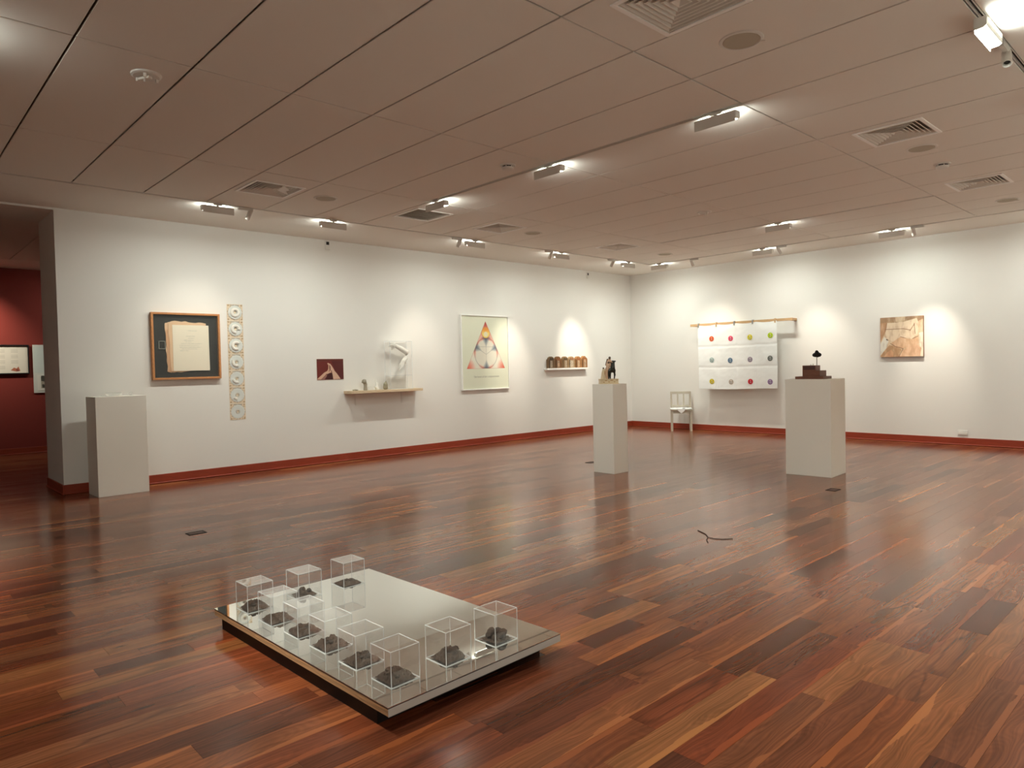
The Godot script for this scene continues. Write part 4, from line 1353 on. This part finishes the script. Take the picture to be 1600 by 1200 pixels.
func triangle_poster() -> void:
	var w := 1.232
	var h := 1.452
	var t := on_left("framed_poster", "white framed poster with a red and blue shaded triangle of circles", "poster", 4.679, 1.787)
	frame_rails(t, w, h, 0.022, 0.045, M.white_gloss)
	var W := 320
	var Hh := 376
	var d := PackedByteArray()
	d.resize(W * Hh * 3)
	var paper := rgb(226, 226, 202)
	var A := Vector2(0.513, 0.07) * Vector2(w, h)
	var B := Vector2(0.10, 0.722) * Vector2(w, h)
	var C := Vector2(0.925, 0.722) * Vector2(w, h)
	var c1 := Vector2(0.516, 0.512) * Vector2(w, h)
	var r1 := 0.305
	var c0 := Vector2(0.516, 0.225) * Vector2(w, h)
	var r0 := 0.108
	var red := rgb(232, 84, 56)
	var dark := rgb(150, 40, 34)
	var blue := rgb(74, 92, 112)
	var joints := [c1 + Vector2(0, -r1), c1 + Vector2(0, r1), c1 + Vector2(-0.905, -0.425).normalized() * r1, c1 + Vector2(0.905, -0.425).normalized() * r1]
	for y in Hh:
		for x in W:
			var p := Vector2((x + 0.5) / W * w, (y + 0.5) / Hh * h)
			var c := paper
			var inside := Geometry2D.point_is_inside_triangle(p, A, B, C)
			if inside:
				c = rgb(232, 226, 208)
				# printed tint: warm outside the circles and towards the corners
				var dc := (p - c1).length() - r1
				var dcorner := minf((p - B).length(), (p - C).length())
				if dc > 0.0:
					c = c.lerp(red, clampf(1.05 - dcorner / 0.22, 0, 1))
					c = c.lerp(red, clampf(0.95 - (p - A).length() / 0.55, 0, 1))
					c = c.lerp(dark, clampf(0.9 - (p - A).length() / 0.16, 0, 1))
				var edge := absf(dc)
				if edge < 0.05:
					var near := 1e9
					for j in joints:
						near = minf(near, (p - j).length())
					c = c.lerp(red, clampf(1.0 - edge / 0.04, 0, 1) * clampf(1.3 - near / 0.18, 0, 1) * 0.95)
				for j in joints:
					var to: Vector2 = (c1 - j).normalized()
					var q: Vector2 = p - j
					var along := q.dot(to)
					var off: float = absf(q.cross(to))
					c = c.lerp(blue, clampf(1.1 - along / 0.17 - off / 0.11, 0, 1) if along > -0.02 else 0.0)
				var ds := (p - c0).length()
				if ds < r0:
					c = rgb(244, 220, 120).lerp(rgb(236, 150, 40), clampf((c0.y + 0.02 - p.y) / 0.08, 0, 1))
					if (p - c0 - Vector2(0, 0.03)).length() < 0.05:
						c = rgb(240, 232, 190)
				if absf(ds - r0) < 0.006:
					c = rgb(214, 140, 50)
				if absf(dc) < 0.004:
					c = c.lerp(rgb(110, 106, 100), 0.7)
			put(d, (y * W + x) * 3, c)
	var img := Image.create_from_data(W, Hh, false, Image.FORMAT_RGB8, d)
	var ink := rgb(120, 116, 108)
	var S := Vector2(w, h)
	for l in [[A, B], [B, C], [C, A]]:
		line(img, l[0] / S, l[1] / S, 1.6, rgb(190, 110, 92), 0.8)
	line(img, joints[2] / S, joints[3] / S, 1.6, ink, 0.8)
	line(img, joints[0] / S, joints[1] / S, 1.6, ink, 0.8)
	line(img, joints[2] / S, (c1 + Vector2(0, 0.02)) / S, 1.6, ink, 0.7)
	line(img, joints[3] / S, (c1 + Vector2(0, 0.02)) / S, 1.6, ink, 0.7)
	box("board", Vector3(0, 0, 0.012), Vector3(w - 0.03, h - 0.03, 0.02), mat(paper, 0.8), t)
	sheet("print", Vector3(0, 0, 0.0225), w - 0.044, h - 0.044, printed(img, 0.55), t)
	var f := SystemFont.new()
	f.font_names = PackedStringArray(["Droid Serif"])
	var tm := TextMesh.new()
	tm.text = "The heart of the compassionate"
	tm.font = f
	tm.font_size = 32
	tm.pixel_size = 0.00138
	tm.depth = 0.0006
	tm.material = mat(rgb(130, 120, 100), 0.8)
	place(tm, "caption", t, Vector3(0.02, (0.5 - 0.825) * h, 0.0229))
	box("glazing", Vector3(0, 0, 0.036), Vector3(w - 0.044, h - 0.044, 0.002), M.glass, t)

func arches() -> void:
	var t := on_left("ledge", "narrow white ledge carrying six small wooden arches", "shelf", 2.36, 1.445)
	box("board", Vector3(0, -0.02, 0.05), Vector3(1.33, 0.04, 0.10), M.white_gloss, t, 0.003)
	var px := [861.0, 871.0, 881.6, 891.2, 901.7, 911.2]
	var tones := [rgb(150, 120, 88), rgb(164, 118, 76), rgb(182, 148, 104), rgb(206, 176, 136), rgb(198, 146, 92), rgb(192, 138, 84)]
	var says := ["greyish brown wooden arch with dark flank, nearest the poster", "reddish topped wooden arch, second from the poster", "wooden arch with a tall pale niche, third from the poster", "palest wooden arch, fourth from the poster", "orange wooden arch, fifth from the poster", "orange wooden arch with pointed top, nearest the room corner"]
	for i in 6:
		var z: float = lerpf(2.865, 1.80, (px[i] - 861.0) / 50.2)
		var a := on_left("wooden_arch", says[i], "wooden arch", z, 1.445, "six wooden arches on the white ledge")
		var w := 0.196
		var hh := 0.245
		var body := grained(tones[i], 0.7, M.grain, Vector3(9, 9, 9))
		var pale := grained(tones[i].lightened(0.4), 0.7, M.grain, Vector3(12, 5, 12))
		var deepc := grained(tones[i].darkened(0.35), 0.7, M.grain, Vector3(9, 9, 9))
		var poly := PackedVector2Array()
		poly.append(Vector2(-w / 2, 0)); poly.append(Vector2(w / 2, 0)); poly.append(Vector2(w / 2, hh * 0.78))
		if i == 5:
			poly.append(Vector2(0.02, hh * 1.04))
			poly.append(Vector2(-0.02, hh * 1.04))
		else:
			for k in 9:
				var f := PI * k / 8
				poly.append(Vector2(cos(f) * w * 0.38, hh * 0.78 + sin(f) * hh * 0.24))
		poly.append(Vector2(-w / 2, hh * 0.78))
		var st := begin()
		prism(st, poly, 0.012, 0.072)
		commit(st, "body", body, a)
		box("lintel", Vector3(0, hh * 0.80, 0.075), Vector3(w * 0.62, 0.05, 0.008), deepc if i in [0, 2] else grained(tones[i].lerp(rgb(170, 92, 48), 0.5), 0.7, M.grain, Vector3(9, 9, 9)), a, 0.002)
		box("niche_panel", Vector3(0.012 * (i % 3 - 1), hh * 0.36, 0.075), Vector3(w * (0.34 if i != 3 else 0.6), hh * 0.60, 0.008), pale, a, 0.002)
		box("side_post", Vector3(-w * 0.36, hh * 0.36, 0.077), Vector3(0.024, hh * 0.72, 0.014), deepc, a, 0.003)
		box("side_post", Vector3(w * 0.36, hh * 0.36, 0.077), Vector3(0.024, hh * 0.72, 0.014), body, a, 0.003)
		if i == 1 or i == 5:
			var ins := box("inset", Vector3(0, hh * (0.30 if i == 1 else 0.62), 0.081), Vector3(0.05, 0.05, 0.006), mat(rgb(238, 200, 160), 0.7), a, 0.002)
			box("inset_core", Vector3(0, 0, 0.0035), Vector3(0.016, 0.03, 0.002), deepc, ins)

func sensor(z: float, y: float, label: String, wide := 0.085) -> void:
	var t := on_left("wall_sensor", label, "sensor", z, y, "wall sensors")
	var c := box("case", Vector3(0, 0, 0.011), Vector3(wide, 0.14, 0.02), M.white_metal, t, 0.004)
	box("display", Vector3(0, 0.03, 0.0105), Vector3(wide * 0.6, 0.05, 0.003), M.dark, c)

func left_wall_works() -> void:
	manuscript()
	relief_tiles()
	hands_photograph()
	shelf_group()
	triangle_poster()
	arches()
	sensor(8.012, 3.535, "small white wall sensor with dark display, above the strip and photograph")
	sensor(1.56, 3.515, "small white wall sensor high on the wall near the corner", 0.06)

# ---------------------------------------------------------------- works on the back wall
func back_wall_works() -> void:
	# pine bar standing off the wall on two blocks
	var zb := 0.235
	var bar := thing("pine_bar", "long pine bar fixed across the end wall above the cloth", "bar", Vector3(2.96, 2.312, 0))
	box("rail", Vector3(0, 0, zb), Vector3(2.30, 0.052, 0.03), M.pine, bar, 0.003)
	for x in [-1.09, 1.10]:
		box("standoff", Vector3(x, 0, (zb - 0.015) / 2), Vector3(0.06, 0.05, zb - 0.015), M.pine, bar, 0.002)
	# cloth: a grid with fold creases and a gentle wave
	var x0 := 2.01
	var x1 := 3.795
	var y0 := 0.932
	var y1 := 2.303
	var zc := 0.258
	var cl := thing("hanging_cloth", "white cloth with twelve coloured discs, clipped to the pine bar", "cloth", Vector3((x0 + x1) / 2, y0, zc))
	var n := FastNoiseLite.new()
	n.seed = 31
	n.frequency = 1.1
	var nx := 96
	var ny := 72
	var Z := func(u: float, v: float) -> float:
		var z := 0.012 * n.get_noise_2d(u * 2.2, v * 1.8) + 0.006 * sin(u * 9.0 + v * 3.0) * (1.0 - v)
		for q in [0.25, 0.5, 0.75]:
			z -= 0.004 * maxf(0.0, 1.0 - absf(u - q) / 0.02)
		for q in [0.335, 0.66]:
			z -= 0.006 * maxf(0.0, 1.0 - absf(v - q + 0.006 * n.get_noise_2d(u * 6.0, q * 9.0)) / 0.022)
		# panels tilt a little between the folds
		z += 0.003 * absf(sin(u * 4.0 * PI)) + 0.003 * absf(sin(v * 3.0 * PI))
		return z * smoothstep(1.0, 0.93, v)
	var P := func(a: int, b: int) -> Vector3:
		var u := a / float(nx)
		var v := b / float(ny)
		var sag := -0.02 * absf(sin(u * 4.0 * PI)) * v * v * v - 0.012 * sin(u * 5.0) * (1.0 - v)
		return Vector3((u - 0.5) * (x1 - x0) + 0.008 * sin(v * 5.0) * (1.0 - v), v * (y1 - y0) + sag, Z.call(u, v))
	var st := begin()
	st.set_smooth_group(1)
	for side in 2:
		var back := Vector3(0, 0, -0.0015 * side)
		for a in nx:
			for b in ny:
				var p0: Vector3 = P.call(a, b) + back
				var p1: Vector3 = P.call(a + 1, b) + back
				var p2: Vector3 = P.call(a + 1, b + 1) + back
				var p3: Vector3 = P.call(a, b + 1) + back
				quad(st, p0, p1, p2, p3, (p0 + p2) / 2 + Vector3(0, 0, -1 if side == 0 else 1))
	commit(st, "fabric", M.cloth, cl)
	# printed discs; picture positions measured on the cloth as shares (u, v)
	var spots := [[0.185, 0.780], [0.436, 0.770], [0.678, 0.775], [0.925, 0.788], [0.185, 0.447], [0.427, 0.435], [0.677, 0.441], [0.921, 0.451], [0.181, 0.112], [0.434, 0.105], [0.678, 0.110], [0.918, 0.106]]
	var tones := [rgb(232, 92, 44), rgb(236, 84, 112), rgb(220, 208, 60), rgb(190, 214, 40), rgb(170, 190, 184), rgb(92, 116, 140), rgb(164, 150, 162), rgb(120, 124, 118), rgb(212, 190, 40), rgb(190, 178, 164), rgb(206, 34, 48), rgb(164, 134, 172)]
	var words := ["orange disc", "pink disc", "yellow disc", "lime disc", "pale teal disc", "steel blue disc", "mauve grey disc", "dark grey disc", "mustard disc", "beige disc", "red disc", "violet disc"]
	for i in 12:
		var u: float = spots[i][0]
		var v: float = spots[i][1]
		var z := -INF
		for q in 9:
			z = maxf(z, Z.call(u + (q % 3 - 1) * 0.03, v + (q / 3 - 1) * 0.04))
		var img := Image.create(64, 64, false, Image.FORMAT_RGB8)
		img.fill(tones[i])
		var ink: Color = tones[i].darkened(0.62)
		var pale: Color = tones[i].lightened(0.45)
		# a seated figure in line: head, back, folded legs
		fill_poly(img, [[0.42, 0.2], [0.58, 0.2], [0.6, 0.36], [0.52, 0.42], [0.40, 0.36]], pale)
		fill_poly(img, [[0.40, 0.42], [0.62, 0.42], [0.70, 0.72], [0.50, 0.80], [0.34, 0.70]], pale)
		line(img, Vector2(0.44, 0.40), Vector2(0.30, 0.74), 3.5, ink, 0.9)
		line(img, Vector2(0.58, 0.40), Vector2(0.72, 0.70), 3.5, ink, 0.9)
		line(img, Vector2(0.24, 0.78), Vector2(0.76, 0.80), 4.0, ink, 0.9)
		line(img, Vector2(0.20, 0.30), Vector2(0.30, 0.55), 3.0, ink, 0.7)
		line(img, Vector2(0.76, 0.26), Vector2(0.84, 0.5), 3.0, ink, 0.7)
		line(img, Vector2(0.46, 0.5), Vector2(0.56, 0.66), 2.6, ink, 0.8)
		soften(img)
		st = begin()
		var c := Vector3((u - 0.5) * (x1 - x0), v * (y1 - y0), z + 0.002)
		for k in 28:
			var f0 := TAU * k / 28
			var f1 := TAU * (k + 1) / 28
			for f in [INF, f1, f0]:
				if f == INF:
					st.set_uv(Vector2(0.5, 0.5)); st.add_vertex(Vector3.ZERO)
				else:
					st.set_uv(Vector2(0.5 + 0.5 * cos(f), 0.5 - 0.5 * sin(f))); st.add_vertex(Vector3(cos(f), sin(f), 0) * 0.056)
		var o := commit(st, "printed_disc", printed(img, 0.9), cl)
		o.position = c
		o.set_meta("label", words[i])
	# clips holding the cloth
	var which := {2.02: "dark clip at the corner of the cloth nearest the chair", 2.45: "pale wooden clip above the pink disc", 2.87: "dark clip at the middle of the cloth's top edge", 3.28: "dark clip above the yellow disc", 3.76: "pale wooden clip at the lime disc's corner of the cloth"}
	for x in which:
		var k := thing("clip", which[x], "clip", Vector3(x, 2.338, zb), 0.0, "clips along the pine bar")
		var m: Material = M.steel if x < 2.2 or (x > 2.6 and x < 3.5) else M.pine
		box("jaw", Vector3(0, -0.04, 0.030), Vector3(0.03, 0.075, 0.008), m, k, 0.002)
		box("bridge", Vector3(0, 0.006, 0.008), Vector3(0.03, 0.008, 0.05), m, k, 0.002)
	chair()
	painting()
	var so := thing("wall_socket", "white wall socket low on the end wall, above the baseboard", "socket", Vector3(6.93, 0.21, 0))
	var pl := box("plate", Vector3(0, 0, 0.006), Vector3(0.15, 0.08, 0.01), M.white_metal, so, 0.003)
	box("cover_flap", Vector3(0, -0.012, 0.008), Vector3(0.12, 0.045, 0.006), M.vent, pl, 0.002)

func chair() -> void:
	var t := thing("chair", "small grey painted wooden chair against the end wall", "chair", Vector3(1.61, 0, 0.35), deg_to_rad(36))
	var w := 0.45
	var d := 0.38
	box("seat", Vector3(0, 0.465, 0.01), Vector3(w + 0.03, 0.026, d + 0.02), M.chair, t, 0.006)
	for x in [-1.0, 1.0]:
		var st := begin()
		bx(st, Vector3(x * (w / 2 - 0.02), 0.226, d / 2 - 0.02), Vector3(0.045, 0.452, 0.045), 0.003)
		commit(st, "leg", M.chair, t)
		st = begin()
		bx(st, Vector3(x * (w / 2 - 0.02), 0.43, -d / 2 + 0.02), Vector3(0.04, 0.86, 0.035), 0.003)
		commit(st, "leg", M.chair, t)
		box("apron", Vector3(x * (w / 2 - 0.02), 0.42, 0), Vector3(0.02, 0.06, d - 0.09), M.chair, t)
	box("apron", Vector3(0, 0.42, d / 2 - 0.02), Vector3(w - 0.09, 0.062, 0.02), M.chair, t)
	box("top_rail", Vector3(0, 0.832, -d / 2 + 0.02), Vector3(w - 0.08, 0.055, 0.022), M.chair, t, 0.003)
	box("lower_rail", Vector3(0, 0.535, -d / 2 + 0.02), Vector3(w - 0.08, 0.03, 0.02), M.chair, t, 0.002)
	for x in [-0.065, 0.065]:
		box("slat", Vector3(x, 0.68, -d / 2 + 0.02), Vector3(0.032, 0.27, 0.012), M.chair, t, 0.002)
	# white cloth folded over the seat, one corner hanging at the front
	var c := thing("folded_cloth", "white cloth laid over the chair seat, corner hanging at front", "cloth", t.position + Vector3(0, 0.4785, 0), t.rotation.y)
	var n := FastNoiseLite.new()
	n.seed = 77
	n.frequency = 4.0
	var st := begin()
	st.set_smooth_group(1)
	var k := 24
	var P := func(a: int, b: int) -> Vector3:
		var u := a / float(k) * 2 - 1
		var v := b / float(k) * 2 - 1
		return Vector3(u * (0.235 + 0.02 * n.get_noise_1d(v)), 0.003 + 0.022 * maxf(0, 0.6 + n.get_noise_2d(u * 0.5, v * 0.5) - 0.3 * absf(u)), v * (0.19 + 0.015 * n.get_noise_1d(u * 2)) + 0.012)
	for side in 2:
		for a in k:
			for b in k:
				var dn := Vector3(0, 0.0, 0)
				var q := []
				for e in [[a, b], [a + 1, b], [a + 1, b + 1], [a, b + 1]]:
					var pp: Vector3 = P.call(e[0], e[1])
					if side == 1:
						pp.y = 0.0005
					q.append(pp)
				quad(st, q[0], q[1], q[2], q[3], (q[0] + q[2]) / 2 + Vector3(0, -1 if side == 0 else 1, 0))
	commit(st, "layer", M.cloth, c)
	st = begin()
	prism(st, PackedVector2Array([Vector2(-0.11, 0.012), Vector2(0.10, 0.014), Vector2(0.03, -0.06), Vector2(-0.01, -0.085), Vector2(-0.05, -0.05)]), 0.212, 0.217)
	commit(st, "hanging_corner", M.cloth, c)

func painting() -> void:
	var t := thing("painting", "small square flesh-toned painting of abstract body forms", "painting", Vector3(6.0, 1.878, 0))
	var img := Image.create(256, 260, false, Image.FORMAT_RGBA8)
	img.fill(rgb(214, 186, 152))
	fill_poly(img, [[0, 0], [1, 0], [1, 0.14], [0.6, 0.12], [0.3, 0.16], [0, 0.14]], rgb(162, 129, 98))
	fill_poly(img, [[0.36, 0.0], [0.60, 0.0], [0.58, 0.10], [0.48, 0.14], [0.37, 0.12]], rgb(206, 180, 147))
	fill_poly(img, [[0, 0.14], [0.16, 0.12], [0.14, 0.34], [0.0, 0.62]], rgb(184, 141, 106))
	fill_poly(img, [[0.16, 0.14], [0.36, 0.14], [0.58, 0.12], [0.86, 0.05], [0.90, 0.18], [0.88, 0.44], [0.74, 0.56], [0.48, 0.50], [0.30, 0.62], [0.14, 0.52], [0.12, 0.36]], rgb(226, 202, 173))
	fill_poly(img, [[0.90, 0.12], [1, 0.08], [1, 0.44], [0.92, 0.42]], rgb(218, 186, 153))
	fill_poly(img, [[0.0, 0.66], [0.10, 0.48], [0.20, 0.60], [0.14, 0.78], [0.0, 0.96]], rgb(226, 219, 205))
	fill_poly(img, [[0.90, 0.42], [1.0, 0.40], [1.0, 1.0], [0.94, 1.0], [0.92, 0.70]], rgb(237, 225, 201))
	fill_poly(img, [[0.24, 0.66], [0.48, 0.50], [0.74, 0.58], [0.88, 0.52], [0.90, 0.68], [0.70, 0.76], [0.50, 0.80], [0.34, 0.74]], rgb(214, 172, 136))
	fill_poly(img, [[0.0, 0.98], [0.10, 0.84], [0.22, 0.70], [0.36, 0.74], [0.50, 0.82], [0.44, 1.0], [0.0, 1.0]], rgb(183, 141, 103))
	fill_poly(img, [[0.08, 1.0], [0.16, 0.88], [0.26, 0.82], [0.32, 0.90], [0.30, 1.0]], rgb(206, 155, 117))
	fill_poly(img, [[0.46, 1.0], [0.54, 0.84], [0.70, 0.74], [0.86, 0.70], [0.96, 0.80], [0.93, 1.0]], rgb(218, 174, 139))
	var ink := rgb(132, 92, 64)
	for l in [[[0.16, 0.14], [0.12, 0.36]], [[0.12, 0.30], [0.54, 0.30]], [[0.54, 0.30], [0.70, 0.34]], [[0.70, 0.36], [0.80, 0.20]], [[0.80, 0.18], [0.82, 0.44]], [[0.24, 0.66], [0.36, 0.74]], [[0.36, 0.74], [0.54, 0.80]], [[0.54, 0.80], [0.44, 1.0]], [[0.48, 0.50], [0.60, 0.54]], [[0.88, 0.50], [0.76, 0.56]], [[0.15, 0.55], [0.19, 0.58]]]:
		line(img, Vector2(l[0][0], l[0][1]), Vector2(l[1][0], l[1][1]), 3.2, ink, 0.7)
	fill_poly(img, [[0.14, 0.545], [0.18, 0.56], [0.17, 0.58], [0.14, 0.565]], rgb(70, 50, 36))
	soften(img)
	img.blend_rect(speckle_veil(256, 260), Rect2i(0, 0, 256, 260), Vector2i.ZERO)
	soften(img)
	box("stretcher", Vector3(0, 0, 0.026), Vector3(0.70, 0.712, 0.048), mat(rgb(146, 100, 70), 0.8), t, 0.002)
	sheet("canvas", Vector3(0, 0, 0.0503), 0.698, 0.71, printed(img, 0.6), t)

# ---------------------------------------------------------------- what shows in the next room
func red_room() -> void:
	var t := thing("framed_document", "black framed sheet of small printed columns on the dark red wall", "framed work", Vector3(RED_X, 1.853, 11.91), PI / 2)
	var w := 1.45
	var h := 0.57
	frame_rails(t, w, h, 0.02, 0.05, M.black)
	var img := Image.create(384, 150, false, Image.FORMAT_RGB8)
	img.fill(rgb(216, 208, 190))
	for col in 6:
		for row in 4:
			for l in 4:
				if (col + row) % 5 != 3:
					line(img, Vector2(0.06 + col * 0.15, 0.14 + row * 0.20 + l * 0.035), Vector2(0.14 + col * 0.15, 0.14 + row * 0.20 + l * 0.035), 1.6, rgb(150, 142, 128), 0.6)
	fill_poly(img, [[0.80, 0.90], [0.84, 0.80], [0.87, 0.84], [0.89, 0.76], [0.91, 0.92], [0.87, 0.95]], rgb(168, 96, 66))
	fill_poly(img, [[0.86, 0.86], [0.88, 0.84], [0.90, 0.93], [0.87, 0.93]], rgb(120, 60, 46))
	box("board", Vector3(0, 0, 0.012), Vector3(w - 0.03, h - 0.03, 0.02), mat(rgb(216, 208, 190), 0.8), t)
	sheet("print", Vector3(0, 0, 0.0225), w - 0.04, h - 0.04, printed(img, 0.7), t)
	t = thing("mounted_print", "tall white sheet with a grey photograph at its foot, on red wall", "print", Vector3(RED_X, 1.662, 10.81), PI / 2)
	box("board", Vector3(0, 0, 0.012), Vector3(0.62, 0.95, 0.022), mat(rgb(214, 214, 202), 0.8), t, 0.001)
	box("mount", Vector3(0.0, -0.28, 0.025), Vector3(0.50, 0.31, 0.006), mat(rgb(228, 224, 210), 0.8), t, 0.001)
	sheet("photograph", Vector3(0.0, -0.26, 0.0285), 0.38, 0.25, printed(speckle(rgb(168, 158, 138), rgb(70, 64, 54), 0.45, 0.02, 90), 0.7), t)
	sheet("blank_panel", Vector3(0, 0.18, 0.0235), 0.60, 0.52, mat(rgb(206, 212, 202), 0.6), t)

# ---------------------------------------------------------------- small things on the floor
func floor_details() -> void:
	var hinge := mat(rgb(70, 40, 26), 0.5)
	for k in [[Vector3(3.51, 0, 11.36), "flush floor socket lid, nearest the long wall"], [Vector3(3.34, 0, 5.46), "flush floor socket lid beside the narrow pedestal"], [Vector3(7.0, 0, 5.49), "flush floor socket lid before the broad pedestal"]]:
		var t := thing("floor_socket", k[1], "floor socket", k[0], 0.0, "flush floor sockets")
		var st := begin()
		for s in [-1.0, 1.0]:
			bx(st, Vector3(s * 0.05, 0.0018, 0), Vector3(0.014, 0.0036, 0.16))
			bx(st, Vector3(0, 0.0018, s * 0.073), Vector3(0.086, 0.0036, 0.014))
		commit(st, "rim", M.dark, t)
		box("lid", Vector3(0, 0.0009, 0), Vector3(0.085, 0.0018, 0.13), hinge, t)
	var c := thing("thin_cable", "short curled dark cable lying on the floor mid room", "cable", Vector3(7.1, 0.004, 8.35))
	var st := begin()
	var pts := [Vector3(-0.18, 0, -0.14), Vector3(-0.05, 0, -0.06), Vector3(0.02, 0, 0.02), Vector3(0.06, 0, 0.11), Vector3(0.11, 0, 0.17)]
	for i in pts.size() - 1:
		rod(st, pts[i], pts[i + 1], 0.0035, 6)
	pts = [Vector3(0.02, 0, 0.02), Vector3(0.08, 0, 0.03), Vector3(0.14, 0, 0.0), Vector3(0.2, 0, -0.07)]
	for i in pts.size() - 1:
		rod(st, pts[i], pts[i + 1], 0.003, 6)
	commit(st, "cord", M.dark, c)
